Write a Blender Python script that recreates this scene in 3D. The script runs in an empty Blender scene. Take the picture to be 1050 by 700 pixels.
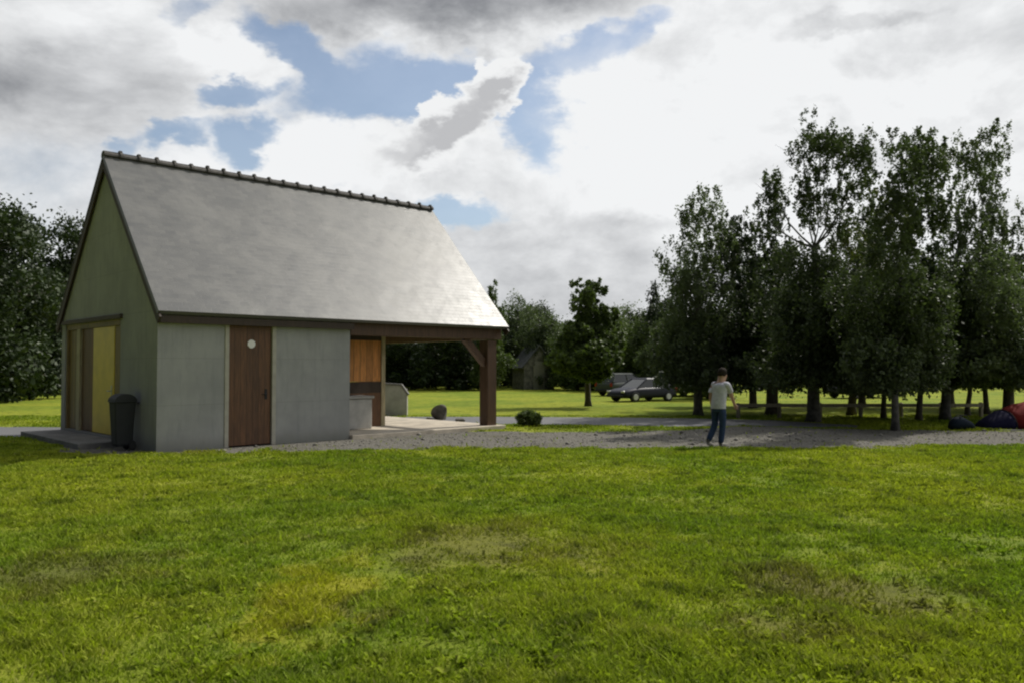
import bpy, bmesh, math, random
import numpy as np
from mathutils import Vector, Matrix

R = math.radians
rnd = random.Random(11)
C = bpy.context.scene.collection
scene = bpy.context.scene

# ------------------------------------------------------------------ camera
CAM_H, FPX, PITCH = 1.65, 840.0, R(1.773)
cam_d = bpy.data.cameras.new('camera')
cam_d.sensor_width = 36.0
cam_d.lens = 36.0 * FPX / 1050.0
cam_d.clip_start = 0.05
cam_d.clip_end = 3000
cam = bpy.data.objects.new('camera', cam_d)
cam.location = (0, 0, CAM_H)
cam.rotation_euler = (R(90) + PITCH, 0, 0)
C.objects.link(cam)
scene.camera = cam

# ------------------------------------------------------------------ sun, sky, exposure
SUN_AZ, SUN_EL = 49.0, 45.0          # azimuth clockwise from +Y
SUN_DIR = Vector((math.sin(R(SUN_AZ)) * math.cos(R(SUN_EL)), math.cos(R(SUN_AZ)) * math.cos(R(SUN_EL)), math.sin(R(SUN_EL))))
sl = bpy.data.lights.new('sun', 'SUN')
sl.energy = 3.7
sl.angle = R(0.6)
sl.color = (1.0, 0.955, 0.87)
so = bpy.data.objects.new('sun', sl)
so.rotation_euler = SUN_DIR.to_track_quat('Z', 'Y').to_euler()
so.location = SUN_DIR * 60
C.objects.link(so)

scene.view_settings.view_transform = 'Standard'
scene.view_settings.look = 'None'
scene.view_settings.exposure = 0.0
scene.view_settings.gamma = 1.0
scene.view_settings.use_curve_mapping = False
scene.render.engine = 'CYCLES'
scene.cycles.use_denoising = True
scene.cycles.max_bounces = 6
scene.cycles.diffuse_bounces = 3
scene.cycles.transparent_max_bounces = 6
scene.cycles.filter_width = 2.2


class NT:
    """small helper round a node tree"""
    def __init__(self, tree):
        self.t = tree
        tree.nodes.clear()

    def n(self, kind, **kw):
        nd = self.t.nodes.new('ShaderNode' + kind)
        for k, v in kw.items():
            if k == 'ins':
                for kk, vv in v.items():
                    sock = nd.inputs[kk]
                    if isinstance(vv, bpy.types.NodeSocket):
                        self.t.links.new(vv, sock)
                    else:
                        sock.default_value = vv
            else:
                setattr(nd, k, v)
        return nd

    def math(self, op, a, b=None, c=None, clamp=False):
        nd = self.n('Math', operation=op, use_clamp=clamp)
        for i, v in enumerate((a, b, c)):
            if v is None:
                continue
            if isinstance(v, bpy.types.NodeSocket):
                self.t.links.new(v, nd.inputs[i])
            else:
                nd.inputs[i].default_value = v
        return nd.outputs[0]

    def vmath(self, op, a, b=None, out=0):
        nd = self.n('VectorMath', operation=op)
        for i, v in enumerate((a, b)):
            if v is None:
                continue
            if isinstance(v, bpy.types.NodeSocket):
                self.t.links.new(v, nd.inputs[i])
            else:
                nd.inputs[i].default_value = v
        return nd.outputs[out]

    def mix(self, f, a, b, blend='MIX'):
        nd = self.n('Mix', data_type='RGBA', blend_type=blend, clamp_factor=True)
        for i, v in ((0, f), (6, a), (7, b)):
            if isinstance(v, bpy.types.NodeSocket):
                self.t.links.new(v, nd.inputs[i])
            else:
                if i and len(v) == 3:
                    v = (*v, 1)
                nd.inputs[i].default_value = v
        return nd.outputs[2]

    def ramp(self, v, a, b, lo=0.0, hi=1.0, smooth=True):
        nd = self.n('MapRange', interpolation_type='SMOOTHSTEP' if smooth else 'LINEAR')
        self.t.links.new(v, nd.inputs[0])
        for i, x in enumerate((a, b, lo, hi)):
            nd.inputs[i + 1].default_value = x
        return nd.outputs[0]

    def noise(self, vec, scale, detail=3.0, rough=0.55, dist=0.0, out=0):
        nd = self.n('TexNoise', ins={'Scale': scale, 'Detail': detail, 'Roughness': rough, 'Distortion': dist})
        if vec is not None:
            self.t.links.new(vec, nd.inputs['Vector'])
        return nd.outputs[out]

    def link(self, a, b):
        self.t.links.new(a, b)


world = bpy.data.worlds.new('World')
scene.world = world
world.use_nodes = True
w = NT(world.node_tree)
tc = w.n('TexCoord')
D = tc.outputs['Generated']
sky = w.n('TexSky', sky_type='NISHITA', sun_disc=False)
sky.sun_elevation = R(SUN_EL)
sky.sun_rotation = R(SUN_AZ)
sky.air_density = 1.0
sky.dust_density = 1.2
sky.ozone_density = 1.2
sep = w.n('SeparateXYZ', ins={0: D})
ysafe = w.math('MAXIMUM', sep.outputs[1], 0.02)
gu = w.math('DIVIDE', sep.outputs[0], ysafe)
gv = w.math('DIVIDE', sep.outputs[2], ysafe)
P = w.n('CombineXYZ', ins={0: gu, 1: gv, 2: 0.0}).outputs[0]
# billowing edges: the cloud positions are stirred by noise on the sphere of directions
Dn = w.vmath('MULTIPLY', D, (1.0, 1.0, 1.7))
wob1 = w.noise(Dn, 7.0, 5, 0.6, out=1)
wob2 = w.noise(Dn, 26.0, 4, 0.6, out=1)
o1 = w.vmath('MULTIPLY', w.vmath('SUBTRACT', wob1, (0.5, 0.5, 0.5)), (0.15, 0.11, 0))
o2 = w.vmath('MULTIPLY', w.vmath('SUBTRACT', wob2, (0.5, 0.5, 0.5)), (0.045, 0.04, 0))
PD = w.vmath('ADD', w.vmath('ADD', P, o1), o2)
o1s = w.vmath('MULTIPLY', o1, (0.45, 0.45, 0))
PS = w.vmath('ADD', w.vmath('ADD', P, o1s), o2)


def blob(cx, cy, rx, ry, rot, amp, src=None):
    m = w.n('Mapping', vector_type='TEXTURE')
    w.link(src or PD, m.inputs['Vector'])
    m.inputs['Location'].default_value = ((cx - 525) / 840, (376 - cy) / 840, 0)
    m.inputs['Rotation'].default_value = (0, 0, R(rot))
    m.inputs['Scale'].default_value = (rx / 840, ry / 840, 1)
    g = w.n('TexGradient', gradient_type='SPHERICAL')
    w.link(m.outputs[0], g.inputs[0])
    s = w.ramp(g.outputs['Fac'], 0, 0.75)
    return w.math('MULTIPLY', s, amp)


def total(base, blobs):
    v = base
    for b in blobs:
        v = w.math('ADD', v, blob(*b))
    return v


fbm = w.noise(Dn, 4.6, 8, 0.6, 0.25)
fbm_s = w.math('MULTIPLY', w.math('SUBTRACT', fbm, 0.5), 1.25)
# the same field a little nearer the sun: where there is more cloud that way, this cloud is shaded
SX = SUN_DIR * 0.035
fbm2 = w.noise(w.vmath('ADD', Dn, (SX.x, SX.y, SX.z * 1.7)), 4.6, 8, 0.6, 0.25)
self_sh = w.math('MULTIPLY', w.math('SUBTRACT', fbm2, fbm), 1.4)
cover = total(w.math('ADD', fbm_s, 0.82), [
    # gaps of blue
    (400, 95, 140, 66, 0, -0.9), (480, 80, 80, 50, 20, -0.7), (248, 97, 66, 22, 4, -0.85), (180, 134, 62, 20, 6, -0.7), (252, 142, 46, 28, 15, -0.8),
    (300, 38, 90, 34, -38, -0.8), (552, 128, 62, 66, 0, -1.0), (610, 55, 140, 36, 22, -0.8),
    (668, 14, 80, 20, 0, -0.5), (466, 226, 66, 30, 0, -0.95), (203, 10, 34, 28, 60, -0.5), (120, 150, 30, 14, 0, -0.4),
    # banks
    (440, 172, 150, 44, 4, 0.7), (340, 158, 120, 44, 8, 0.55),
    (470, -8, 300, 54, 0, 0.95), (60, 60, 260, 110, 0, 0.5), (900, 200, 470, 420, 0, 0.75), (250, 66, 120, 30, -25, 0.25),
])
mask = w.ramp(cover, 0.12, 0.92, 0.14, 1.0)
sh_n = w.noise(w.vmath('ADD', Dn, (3.1, 1.7, 0.4)), 6.5, 7, 0.6, 0.4)
sh_base = w.math('ADD', w.math('MULTIPLY', w.ramp(sh_n, 0.36, 0.78), 0.30), 0.01)
shade = total(w.math('ADD', sh_base, self_sh), [
    (470, -10, 330, 62, 4, 0.78), (60, 84, 290, 84, 3, 0.34), (0, 75, 150, 46, 8, 0.12), (110, 50, 300, 130, 0, 0.08),
    (430, 160, 80, 30, 20, 0.15), (590, 285, 260, 80, 0, 0.30), (650, 232, 120, 22, 0, 0.2), (892, 24, 110, 18, 9, 0.32), (40, 190, 180, 60, 0, 0.16),
    (850, 170, 440, 180, 0, -0.16), (650, 130, 160, 90, 0, -0.16), (320, 165, 160, 46, 0, -0.25), (250, 60, 90, 50, -30, -0.3),
])
shade = w.math('MAXIMUM', w.math('MINIMUM', shade, 1.0), 0.0)
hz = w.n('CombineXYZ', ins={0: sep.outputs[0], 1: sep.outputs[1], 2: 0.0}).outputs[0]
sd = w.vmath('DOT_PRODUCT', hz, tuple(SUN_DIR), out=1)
side_dim = w.ramp(sd, -0.44, 0.14, 0.06, 1.0, smooth=False)  # unseen sky away from the sun dimmed, added to keep the gable dark
cl_white = (8.9, 9.02, 9.12)
cloud = w.mix(shade, cl_white, (2.6, 2.7, 2.9))
# the tall cumulus leaning over the ridge: white rims round a greyer middle
PC = w.vmath('ADD', w.vmath('ADD', P, w.vmath('MULTIPLY', o1, (0.30, 0.30, 0))), w.vmath('MULTIPLY', o2, (1.5, 1.5, 0)))
pl = total(0.0, [(478, 116, 100, 36, 36, 1.0, PC), (520, 78, 40, 36, 0, 1.0, PC), (505, 68, 24, 24, 0, 0.6, PC), (440, 108, 18, 20, 0, 0.7, PC), (425, 152, 90, 38, 10, 0.7, PC)])
plume = w.ramp(pl, 0.06, 0.56)
core = total(0.0, [(482, 116, 88, 26, 36, 1.0, PC), (520, 84, 30, 20, 20, 0.7, PC), (425, 150, 70, 24, 20, 0.7, PC)])
core = w.math('MULTIPLY', w.ramp(core, -0.1, 1.3), w.ramp(sh_n, 0.25, 0.6, 0.75, 1.25))
pcol = w.mix(core, (8.9, 9.0, 9.05), (5.2, 5.25, 5.4))
cloud = w.mix(plume, cloud, pcol)
mask = w.math('MAXIMUM', mask, plume)
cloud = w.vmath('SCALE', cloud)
w.link(side_dim, cloud.node.inputs['Scale'])
tint = w.mix(w.ramp(sd, -0.6, 0.0), (0.80, 0.95, 1.25), (1.0, 1.0, 1.0))  # the dimmed unseen sky is also blued, to cool the gable's light
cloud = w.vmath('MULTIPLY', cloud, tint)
skyc = w.vmath('MULTIPLY', sky.outputs[0], (1.12, 1.12, 1.1))
final = w.mix(mask, skyc, cloud)
bg = w.n('Background', ins={'Color': final, 'Strength': 0.1})
wo = w.n('OutputWorld')
w.link(bg.outputs[0], wo.inputs['Surface'])

# ------------------------------------------------------------------ helpers
FW = Vector((0, math.cos(PITCH), math.sin(PITCH)))
UP = Vector((0, -math.sin(PITCH), math.cos(PITCH)))


def ray(x, y):
    return FW + Vector(((x - 525) / FPX, 0, 0)) + UP * ((350 - y) / FPX)


def ground(x, y, z=0.0):
    d = ray(x, y)
    k = (z - CAM_H) / d.z
    return Vector((d.x * k, d.y * k, z))


def at(x, y, depth):
    d = ray(x, y)
    k = depth / d.y
    return Vector((d.x * k, depth, CAM_H + d.z * k))


def gx(x, depth):
    return at(x, 376, depth).x


class MB:
    """collects shapes for one mesh"""
    def __init__(self):
        self.bm = bmesh.new()

    def box(self, x0, x1, y0, y1, z0, z1, bevel=0.0, M=None):
        r = bmesh.ops.create_cube(self.bm, size=1)
        vs = r['verts']
        for v in vs:
            v.co = Vector(((x0 + x1) / 2 + v.co.x * (x1 - x0), (y0 + y1) / 2 + v.co.y * (y1 - y0), (z0 + z1) / 2 + v.co.z * (z1 - z0)))
        if bevel:
            es = list({e for v in vs for e in v.link_edges})
            rb = bmesh.ops.bevel(self.bm, geom=es, offset=bevel, segments=1, affect='EDGES')
            vs = list({v for f in rb['faces'] for v in f.verts} | {v for v in vs if v.is_valid})
        if M is not None:
            for v in vs:
                v.co = M @ v.co
        return self

    def bar(self, a, b, wdt, hgt, roll=0):
        a, b = Vector(a), Vector(b)
        d = (b - a)
        q = d.to_track_quat('X', 'Z')
        M = Matrix.Translation((a + b) / 2) @ q.to_matrix().to_4x4() @ Matrix.Rotation(roll, 4, 'X')
        return self.box(-d.length / 2, d.length / 2, -wdt / 2, wdt / 2, -hgt / 2, hgt / 2, M=M)

    def tube(self, pts, rads, n=8, cap=True):
        pts = [Vector(p) for p in pts]
        rings = []
        ref = Vector((0.31, 0.17, 0.93))
        for i, p in enumerate(pts):
            d = (pts[min(i + 1, len(pts) - 1)] - pts[max(i - 1, 0)]).normalized()
            a = d.cross(ref if abs(d.dot(ref)) < 0.95 else Vector((1, 0, 0))).normalized()
            b = d.cross(a)
            rings.append([self.bm.verts.new(p + (a * math.cos(2 * math.pi * k / n) + b * math.sin(2 * math.pi * k / n)) * rads[i]) for k in range(n)])
        for i in range(len(rings) - 1):
            for k in range(n):
                self.bm.faces.new((rings[i][k], rings[i][(k + 1) % n], rings[i + 1][(k + 1) % n], rings[i + 1][k]))
        if cap:
            self.bm.faces.new(rings[0][::-1])
            self.bm.faces.new(rings[-1])
        return self

    def prism(self, pts, axis_vec):
        """closed outline (3D points) pushed along axis_vec"""
        a = [self.bm.verts.new(Vector(p)) for p in pts]
        b = [self.bm.verts.new(Vector(p) + Vector(axis_vec)) for p in pts]
        n = len(a)
        self.bm.faces.new(a[::-1])
        self.bm.faces.new(b)
        for i in range(n):
            self.bm.faces.new((a[i], a[(i + 1) % n], b[(i + 1) % n], b[i]))
        return self

    def loft(self, rings, cap=True, close=True):
        vr = [[self.bm.verts.new(Vector(p)) for p in r] for r in rings]
        n = len(vr[0])
        for i in range(len(vr) - 1):
            for k in range(n if close else n - 1):
                self.bm.faces.new((vr[i][k], vr[i][(k + 1) % n], vr[i + 1][(k + 1) % n], vr[i + 1][k]))
        if cap:
            self.bm.faces.new(vr[0][::-1])
            self.bm.faces.new(vr[-1])
        return self

    def build(self, name, m, parent=None, smooth=False, subsurf=0, recalc=True):
        if recalc:
            bmesh.ops.recalc_face_normals(self.bm, faces=self.bm.faces)
        me = bpy.data.meshes.new(name)
        self.bm.to_mesh(me)
        self.bm.free()
        if smooth:
            for p in me.polygons:
                p.use_smooth = True
        me.materials.append(m)
        o = bpy.data.objects.new(name, me)
        C.objects.link(o)
        if parent:
            o.parent = parent
        if subsurf:
            md = o.modifiers.new('smooth', 'SUBSURF')
            md.levels = md.render_levels = subsurf
        return o


def tag(o, label=None, cat=None, group=None, kind=None):
    if label: o['label'] = label
    if cat: o['category'] = cat
    if group: o['group'] = group
    if kind: o['kind'] = kind
    return o


def empty(name, loc, rz=0.0):
    o = bpy.data.objects.new(name, None)
    o.location = loc
    o.rotation_euler = (0, 0, rz)
    o.empty_display_size = 0.2
    C.objects.link(o)
    return o


def copy_tree(o, parent=None):
    c = o.copy()
    C.objects.link(c)
    c.parent = parent
    for ch in list(o.children):
        copy_tree(ch, c)
    return c


# ------------------------------------------------------------------ materials
def mat(name):
    m = bpy.data.materials.new(name)
    m.use_nodes = True
    t = NT(m.node_tree)
    b = t.n('BsdfPrincipled')
    o = t.n('OutputMaterial')
    t.link(b.outputs[0], o.inputs['Surface'])
    return m, t, b


def bump(t, b, h, strength=0.3, dist=0.02):
    bn = t.n('Bump', ins={'Strength': strength, 'Distance': dist, 'Height': h})
    t.link(bn.outputs[0], b.inputs['Normal'])


def simple(name, col, rough=0.6, var=0.15, scale=6.0, metal=0.0, spec=0.5, bumpy=0.0):
    m, t, b = mat(name)
    tcn = t.n('TexCoord')
    nz = t.noise(tcn.outputs['Object'], scale, 5, 0.6)
    f = t.ramp(nz, 0.3, 0.7)
    c = t.mix(f, tuple(x * (1 - var) for x in col), tuple(min(1, x * (1 + var)) for x in col))
    t.link(c, b.inputs['Base Color'])
    b.inputs['Roughness'].default_value = rough
    b.inputs['Metallic'].default_value = metal
    b.inputs['Specular IOR Level'].default_value = spec
    if bumpy:
        bump(t, b, nz, bumpy, 0.02)
    return m


def wood(name, col, rough=0.6, plank=0.0, axis=0):
    """timber: grain along local z, optional plank joints across the named axis"""
    m, t, b = mat(name)
    tcn = t.n('TexCoord')
    v = tcn.outputs['Object']
    grain = t.noise(t.vmath('MULTIPLY', v, (14, 14, 1.2)), 2.0, 5, 0.6, 0.8)
    c = t.mix(t.ramp(grain, 0.3, 0.72), tuple(x * 0.7 for x in col), tuple(min(1, x * 1.3) for x in col))
    blot = t.noise(v, 1.4, 3)
    c = t.mix(t.math('MULTIPLY', t.ramp(blot, 0.45, 0.75), 0.35), c, tuple(x * 0.55 for x in col))
    h = grain
    if plank:
        s = t.n('SeparateXYZ', ins={0: v}).outputs[axis]
        fr = t.math('FRACT', t.math('DIVIDE', t.math('ADD', s, 50.0), plank))
        edge = t.math('MULTIPLY', t.math('MINIMUM', fr, t.math('SUBTRACT', 1.0, fr)), 18.0, clamp=True)
        idx = t.math('FLOOR', t.math('DIVIDE', t.math('ADD', s, 50.0), plank))
        wn = t.n('TexWhiteNoise', noise_dimensions='1D')
        t.link(idx, wn.inputs['W'])
        tone = t.ramp(wn.outputs['Value'], 0, 1, 0.78, 1.18, smooth=False)
        c2 = t.vmath('SCALE', c)
        t.link(tone, c2.node.inputs['Scale'])
        c = t.mix(edge, tuple(x * 0.25 for x in col), c2)
        h = t.math('ADD', t.math('MULTIPLY', grain, 0.2), edge)
    t.link(c, b.inputs['Base Color'])
    b.inputs['Roughness'].default_value = rough
    bump(t, b, h, 0.4, 0.008)
    return m


# sown ground: colours of turf shared by the sheet and the blades
PATCH = []   # (x, y, rx, ry, kind)


def patch_px(x, y, rx, ry, kind):
    a, b_, c_, d_ = ground(x, y), ground(x + rx, y), ground(x, y - ry), ground(x, y + ry)
    PATCH.append((a.x, (c_.y + d_.y) / 2, b_.x - a.x, (c_.y - d_.y) / 2, kind))


patch_px(495, 560, 90, 24, 'bare')
patch_px(310, 625, 62, 52, 'yellow')
patch_px(366, 634, 36, 24, 'bare')
patch_px(905, 612, 95, 26, 'bare')
patch_px(815, 600, 70, 18, 'bare')
patch_px(60, 590, 90, 20, 'bare')
patch_px(800, 640, 60, 20, 'bare')
patch_px(620, 570, 40, 12, 'dry')
patch_px(175, 462, 70, 4, 'dry')


def turf_colour(t, pos, dark=1.0):
    big = t.noise(pos, 0.22, 4, 0.55)
    mid = t.noise(pos, 1.1, 4, 0.6)
    fine = t.noise(pos, 6.0, 4, 0.65)
    c = t.mix(t.ramp(big, 0.35, 0.65), (0.190, 0.266, 0.027), (0.330, 0.362, 0.037))
    c = t.mix(t.math('MULTIPLY', t.ramp(mid, 0.48, 0.7), 0.6), c, (0.375, 0.385, 0.050))
    c = t.mix(t.math('MULTIPLY', t.ramp(fine, 0.5, 0.72), 0.6), c, (0.070, 0.120, 0.018))
    tuft = t.noise(t.vmath('ADD', pos, (5.3, 2.2, 0)), 2.6, 5, 0.65)
    c = t.mix(t.math('MULTIPLY', t.ramp(tuft, 0.52, 0.66), 0.75), c, (0.072, 0.106, 0.015))
    c = t.mix(t.math('MULTIPLY', t.ramp(tuft, 0.42, 0.30), 0.55), c, (0.37, 0.385, 0.050))
    wob = t.vmath('MULTIPLY', t.vmath('SUBTRACT', t.noise(pos, 1.7, 4, 0.6, out=1), (0.5, 0.5, 0.5)), (2.4, 2.4, 0))
    pw = t.vmath('ADD', pos, wob)
    col = {'bare': (0.150, 0.125, 0.052), 'yellow': (0.45, 0.40, 0.035), 'dry': (0.30, 0.28, 0.07)}
    for (x, y, rx, ry, k) in PATCH:
        mp = t.n('Mapping', vector_type='TEXTURE')
        t.link(pw, mp.inputs['Vector'])
        mp.inputs['Location'].default_value = (x, y, 0)
        mp.inputs['Scale'].default_value = (rx * 1.35, ry * 1.35, 50)
        g = t.n('TexGradient', gradient_type='SPHERICAL')
        t.link(mp.outputs[0], g.inputs[0])
        f = t.math('MULTIPLY', t.ramp(g.outputs['Fac'], 0.0, 0.6), 0.52 if k == 'bare' else 0.5)
        c = t.mix(f, c, col[k])
    if dark != 1.0:
        c = t.vmath('MULTIPLY', c, (dark, dark, dark))
    return c, fine, mid


M = {}
m, t, b = mat('turf_ground')
pos = t.n('NewGeometry').outputs['Position']
c, fine, mid = turf_colour(t, pos)
soil = t.noise(pos, 22, 4, 0.7)
c = t.mix(t.math('MULTIPLY', t.ramp(soil, 0.5, 0.7), 0.35), c, (0.07, 0.075, 0.022))
t.link(c, b.inputs['Base Color'])
b.inputs['Roughness'].default_value = 0.95
b.inputs['Specular IOR Level'].default_value = 0.1
bump(t, b, t.noise(pos, 9, 6, 0.75), 0.8, 0.12)
M['turf'] = m

m, t, b = mat('grass_blade')
pos = t.n('NewGeometry').outputs['Position']
c, fine, mid = turf_colour(t, pos)
rpi = t.n('NewGeometry').outputs['Random Per Island']
tone = t.ramp(rpi, 0, 1, 0.72, 1.32, smooth=False)
c2 = t.vmath('SCALE', c)
t.link(tone, c2.node.inputs['Scale'])
dry = t.math('GREATER_THAN', rpi, 0.975)
c2 = t.mix(t.math('MULTIPLY', dry, 0.7), c2, (0.26, 0.23, 0.09))
t.link(c2, b.inputs['Base Color'])
b.inputs['Roughness'].default_value = 0.7
b.inputs['Specular IOR Level'].default_value = 0.10
tr = t.n('BsdfTranslucent', ins={'Color': t.vmath('MULTIPLY', c2, (1.0, 1.15, 0.5))})
mx = t.n('MixShader', ins={0: 0.4})
t.link(b.outputs[0], mx.inputs[1])
t.link(tr.outputs[0], mx.inputs[2])
t.link(mx.outputs[0], t.t.nodes['Material Output'].inputs['Surface'])
M['blade'] = m


def leaf_mat(name, ca, cb, trans=0.12):
    m, t, b = mat(name)
    g = t.n('NewGeometry')
    c = t.mix(g.outputs['Random Per Island'], ca, cb)
    nz = t.noise(g.outputs['Position'], 0.8, 3)
    c = t.mix(t.math('MULTIPLY', t.ramp(nz, 0.4, 0.7), 0.5), c, tuple(x * 1.5 for x in cb))
    t.link(c, b.inputs['Base Color'])
    b.inputs['Roughness'].default_value = 0.55
    b.inputs['Specular IOR Level'].default_value = 0.3
    tr = t.n('BsdfTranslucent', ins={'Color': t.vmath('MULTIPLY', c, (1.1, 1.3, 0.6))})
    mx = t.n('MixShader', ins={0: trans})
    t.link(b.outputs[0], mx.inputs[1])
    t.link(tr.outputs[0], mx.inputs[2])
    t.link(mx.outputs[0], t.t.nodes['Material Output'].inputs['Surface'])
    return m


M['leaf_birch'] = leaf_mat('birch_leaf', (0.044, 0.060, 0.027), (0.086, 0.112, 0.047), 0.26)
M['leaf_olive'] = leaf_mat('olive_leaf', (0.065, 0.078, 0.018), (0.115, 0.135, 0.032), 0.25)
M['leaf_dark'] = leaf_mat('dark_leaf', (0.019, 0.033, 0.012), (0.042, 0.062, 0.021), 0.12)
M['leaf_mid'] = leaf_mat('mid_leaf', (0.055, 0.082, 0.025), (0.11, 0.145, 0.044), 0.28)
M['leaf_grey'] = leaf_mat('grey_leaf', (0.065, 0.082, 0.046), (0.120, 0.150, 0.078), 0.32)
M['bark'] = simple('bark', (0.075, 0.062, 0.048), 0.9, 0.4, 9, bumpy=0.6)
M['bark_pale'] = simple('pale_bark', (0.085, 0.08, 0.07), 0.85, 0.5, 7, bumpy=0.5)

# gravel, road
m, t, b = mat('gravel')
pos = t.n('NewGeometry').outputs['Position']
vor = t.n('TexVoronoi', ins={'Scale': 38.0})
t.link(pos, vor.inputs['Vector'])
n1 = t.noise(pos, 0.8, 5, 0.6)
c = t.mix(t.n('SeparateColor', ins={0: vor.outputs['Color']}).outputs[0], (0.105, 0.098, 0.082), (0.225, 0.212, 0.185))
c = t.mix(t.math('MULTIPLY', t.ramp(n1, 0.5, 0.72), 0.55), c, (0.10, 0.098, 0.05))
n2 = t.noise(pos, 5.0, 5, 0.7)
c = t.mix(t.math('MULTIPLY', t.ramp(n2, 0.56, 0.68), 0.6), c, (0.06, 0.08, 0.025))
t.link(c, b.inputs['Base Color'])
b.inputs['Roughness'].default_value = 0.95
b.inputs['Specular IOR Level'].default_value = 0.15
bump(t, b, vor.outputs['Distance'], 0.7, 0.03)
M['gravel'] = m

m, t, b = mat('tarmac')
pos = t.n('NewGeometry').outputs['Position']
n1 = t.noise(pos, 40, 3, 0.7)
n2 = t.noise(pos, 0.6, 4)
c = t.mix(n1, (0.085, 0.085, 0.092), (0.18, 0.18, 0.185))
c = t.mix(t.math('MULTIPLY', t.ramp(n2, 0.45, 0.7), 0.5), c, (0.19, 0.185, 0.17))
t.link(c, b.inputs['Base Color'])
b.inputs['Roughness'].default_value = 0.85
bump(t, b, n1, 0.4, 0.01)
M['tarmac'] = m

# house materials
m, t, b = mat('cement_render')
v = t.n('TexCoord').outputs['Object']
n1 = t.noise(v, 1.3, 5, 0.6)
n2 = t.noise(t.vmath('MULTIPLY', v, (3.0, 3.0, 0.5)), 2.5, 5, 0.65)
n3 = t.noise(v, 45, 3, 0.7)
c = t.mix(t.ramp(n1, 0.3, 0.7), (0.266, 0.268, 0.260), (0.326, 0.326, 0.312))
c = t.mix(t.math('MULTIPLY', t.ramp(n2, 0.46, 0.74), 0.38), c, (0.172, 0.182, 0.180))
z = t.n('SeparateXYZ', ins={0: v}).outputs[2]
dirt = t.math('MULTIPLY', t.ramp(t.math('ADD', z, t.math('MULTIPLY', n2, 0.35)), 0.55, 0.15), 0.5)
c = t.mix(dirt, c, (0.12, 0.12, 0.085))
fr = t.math('FRACT', t.math('DIVIDE', t.math('ADD', z, 0.02), 0.92))
line = t.ramp(t.math('MINIMUM', fr, t.math('SUBTRACT', 1.0, fr)), 0.0, 0.012)
c = t.mix(t.math('MULTIPLY', t.math('SUBTRACT', 1.0, line), 0.3), c, (0.15, 0.15, 0.13))
t.link(c, b.inputs['Base Color'])
b.inputs['Roughness'].default_value = 0.9
bump(t, b, t.math('ADD', n3, t.math('MULTIPLY', line, 0.5)), 0.35, 0.01)
M['render'] = m

m, t, b = mat('slate')
uv = t.n('UVMap').outputs[0]
br = t.n('TexBrick', offset=0.5, ins={'Scale': 1.0, 'Mortar Size': 0.006, 'Mortar Smooth': 0.2, 'Bias': 0.0, 'Brick Width': 0.22, 'Row Height': 0.125,
                                     'Color1': (0.098, 0.099, 0.098, 1), 'Color2': (0.138, 0.136, 0.129, 1), 'Mortar': (0.095, 0.094, 0.09, 1)})
t.link(uv, br.inputs['Vector'])
n1 = t.noise(uv, 0.9, 5, 0.62, 0.5)
n2 = t.noise(uv, 3.4, 5, 0.6)
c = t.mix(t.math('MULTIPLY', t.ramp(n1, 0.42, 0.66), 0.6), br.outputs['Color'], (0.185, 0.18, 0.168))
c = t.mix(t.math('MULTIPLY', t.ramp(n2, 0.52, 0.72), 0.5), c, (0.085, 0.086, 0.084))
t.link(c, b.inputs['Base Color'])
rg = t.math('ADD', t.math('MULTIPLY', n2, 0.22), t.math('MULTIPLY', n1, 0.12))
t.link(t.math('ADD', rg, 0.27), b.inputs['Roughness'])
b.inputs['Specular IOR Level'].default_value = 0.5
# every slate tips up a little towards its lower edge, each by its own amount
sv = t.n('SeparateXYZ', ins={0: uv}).outputs[1]
row = t.math('FRACT', t.math('DIVIDE', t.math('ADD', sv, 100.0), 0.125))
hh = t.math('ADD', t.math('MULTIPLY', t.math('SUBTRACT', 1.0, row), 0.5), t.math('MULTIPLY', br.outputs['Fac'], -0.7))
hh = t.math('ADD', hh, t.math('MULTIPLY', n2, 0.5))
bump(t, b, hh, 0.22, 0.010)
M['slate'] = m

M['ridge'] = simple('ridge_clay', (0.075, 0.068, 0.062), 0.75, 0.35, 9, bumpy=0.3)
M['dark_timber'] = wood('dark_timber', (0.040, 0.024, 0.014), 0.65)
M['beam'] = wood('roof_beam', (0.080, 0.040, 0.020), 0.6)
M['door_brown'] = wood('brown_door_wood', (0.105, 0.046, 0.017), 0.6, plank=0.135, axis=0)
M['door_red'] = wood('red_brown_wood', (0.14, 0.062, 0.022), 0.55, plank=0.12, axis=1)
M['door_olive'] = wood('olive_brown_wood', (0.19, 0.125, 0.040), 0.55, plank=0.12, axis=1)
M['orange_wood'] = wood('orange_panel_wood', (0.60, 0.25, 0.062), 0.5, plank=0.19, axis=0)
M['pale_wood'] = wood('pale_frame_wood', (0.34, 0.29, 0.17), 0.6)
M['yellow'] = simple('yellow_paint', (0.66, 0.48, 0.045), 0.45, 0.08, 3)
M['trim'] = simple('pale_trim', (0.36, 0.34, 0.28), 0.7, 0.1, 5)
M['concrete'] = simple('concrete', (0.52, 0.455, 0.36), 0.85, 0.22, 2.2, bumpy=0.25)
M['concrete_dark'] = simple('old_concrete', (0.16, 0.155, 0.145), 0.9, 0.3, 3, bumpy=0.3)
M['concrete_pale'] = simple('pale_concrete', (0.40, 0.39, 0.36), 0.85, 0.18, 2.5, bumpy=0.2)
M['white_sign'] = simple('white_enamel', (0.72, 0.70, 0.66), 0.4, 0.05, 8)
M['sign_mark'] = simple('sign_mark', (0.32, 0.30, 0.30), 0.5, 0.05, 8)
M['steel'] = simple('steel', (0.45, 0.45, 0.45), 0.35, 0.1, 8, metal=0.9)
M['bin'] = simple('bin_plastic', (0.016, 0.018, 0.020), 0.7, 0.15, 5)
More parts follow.
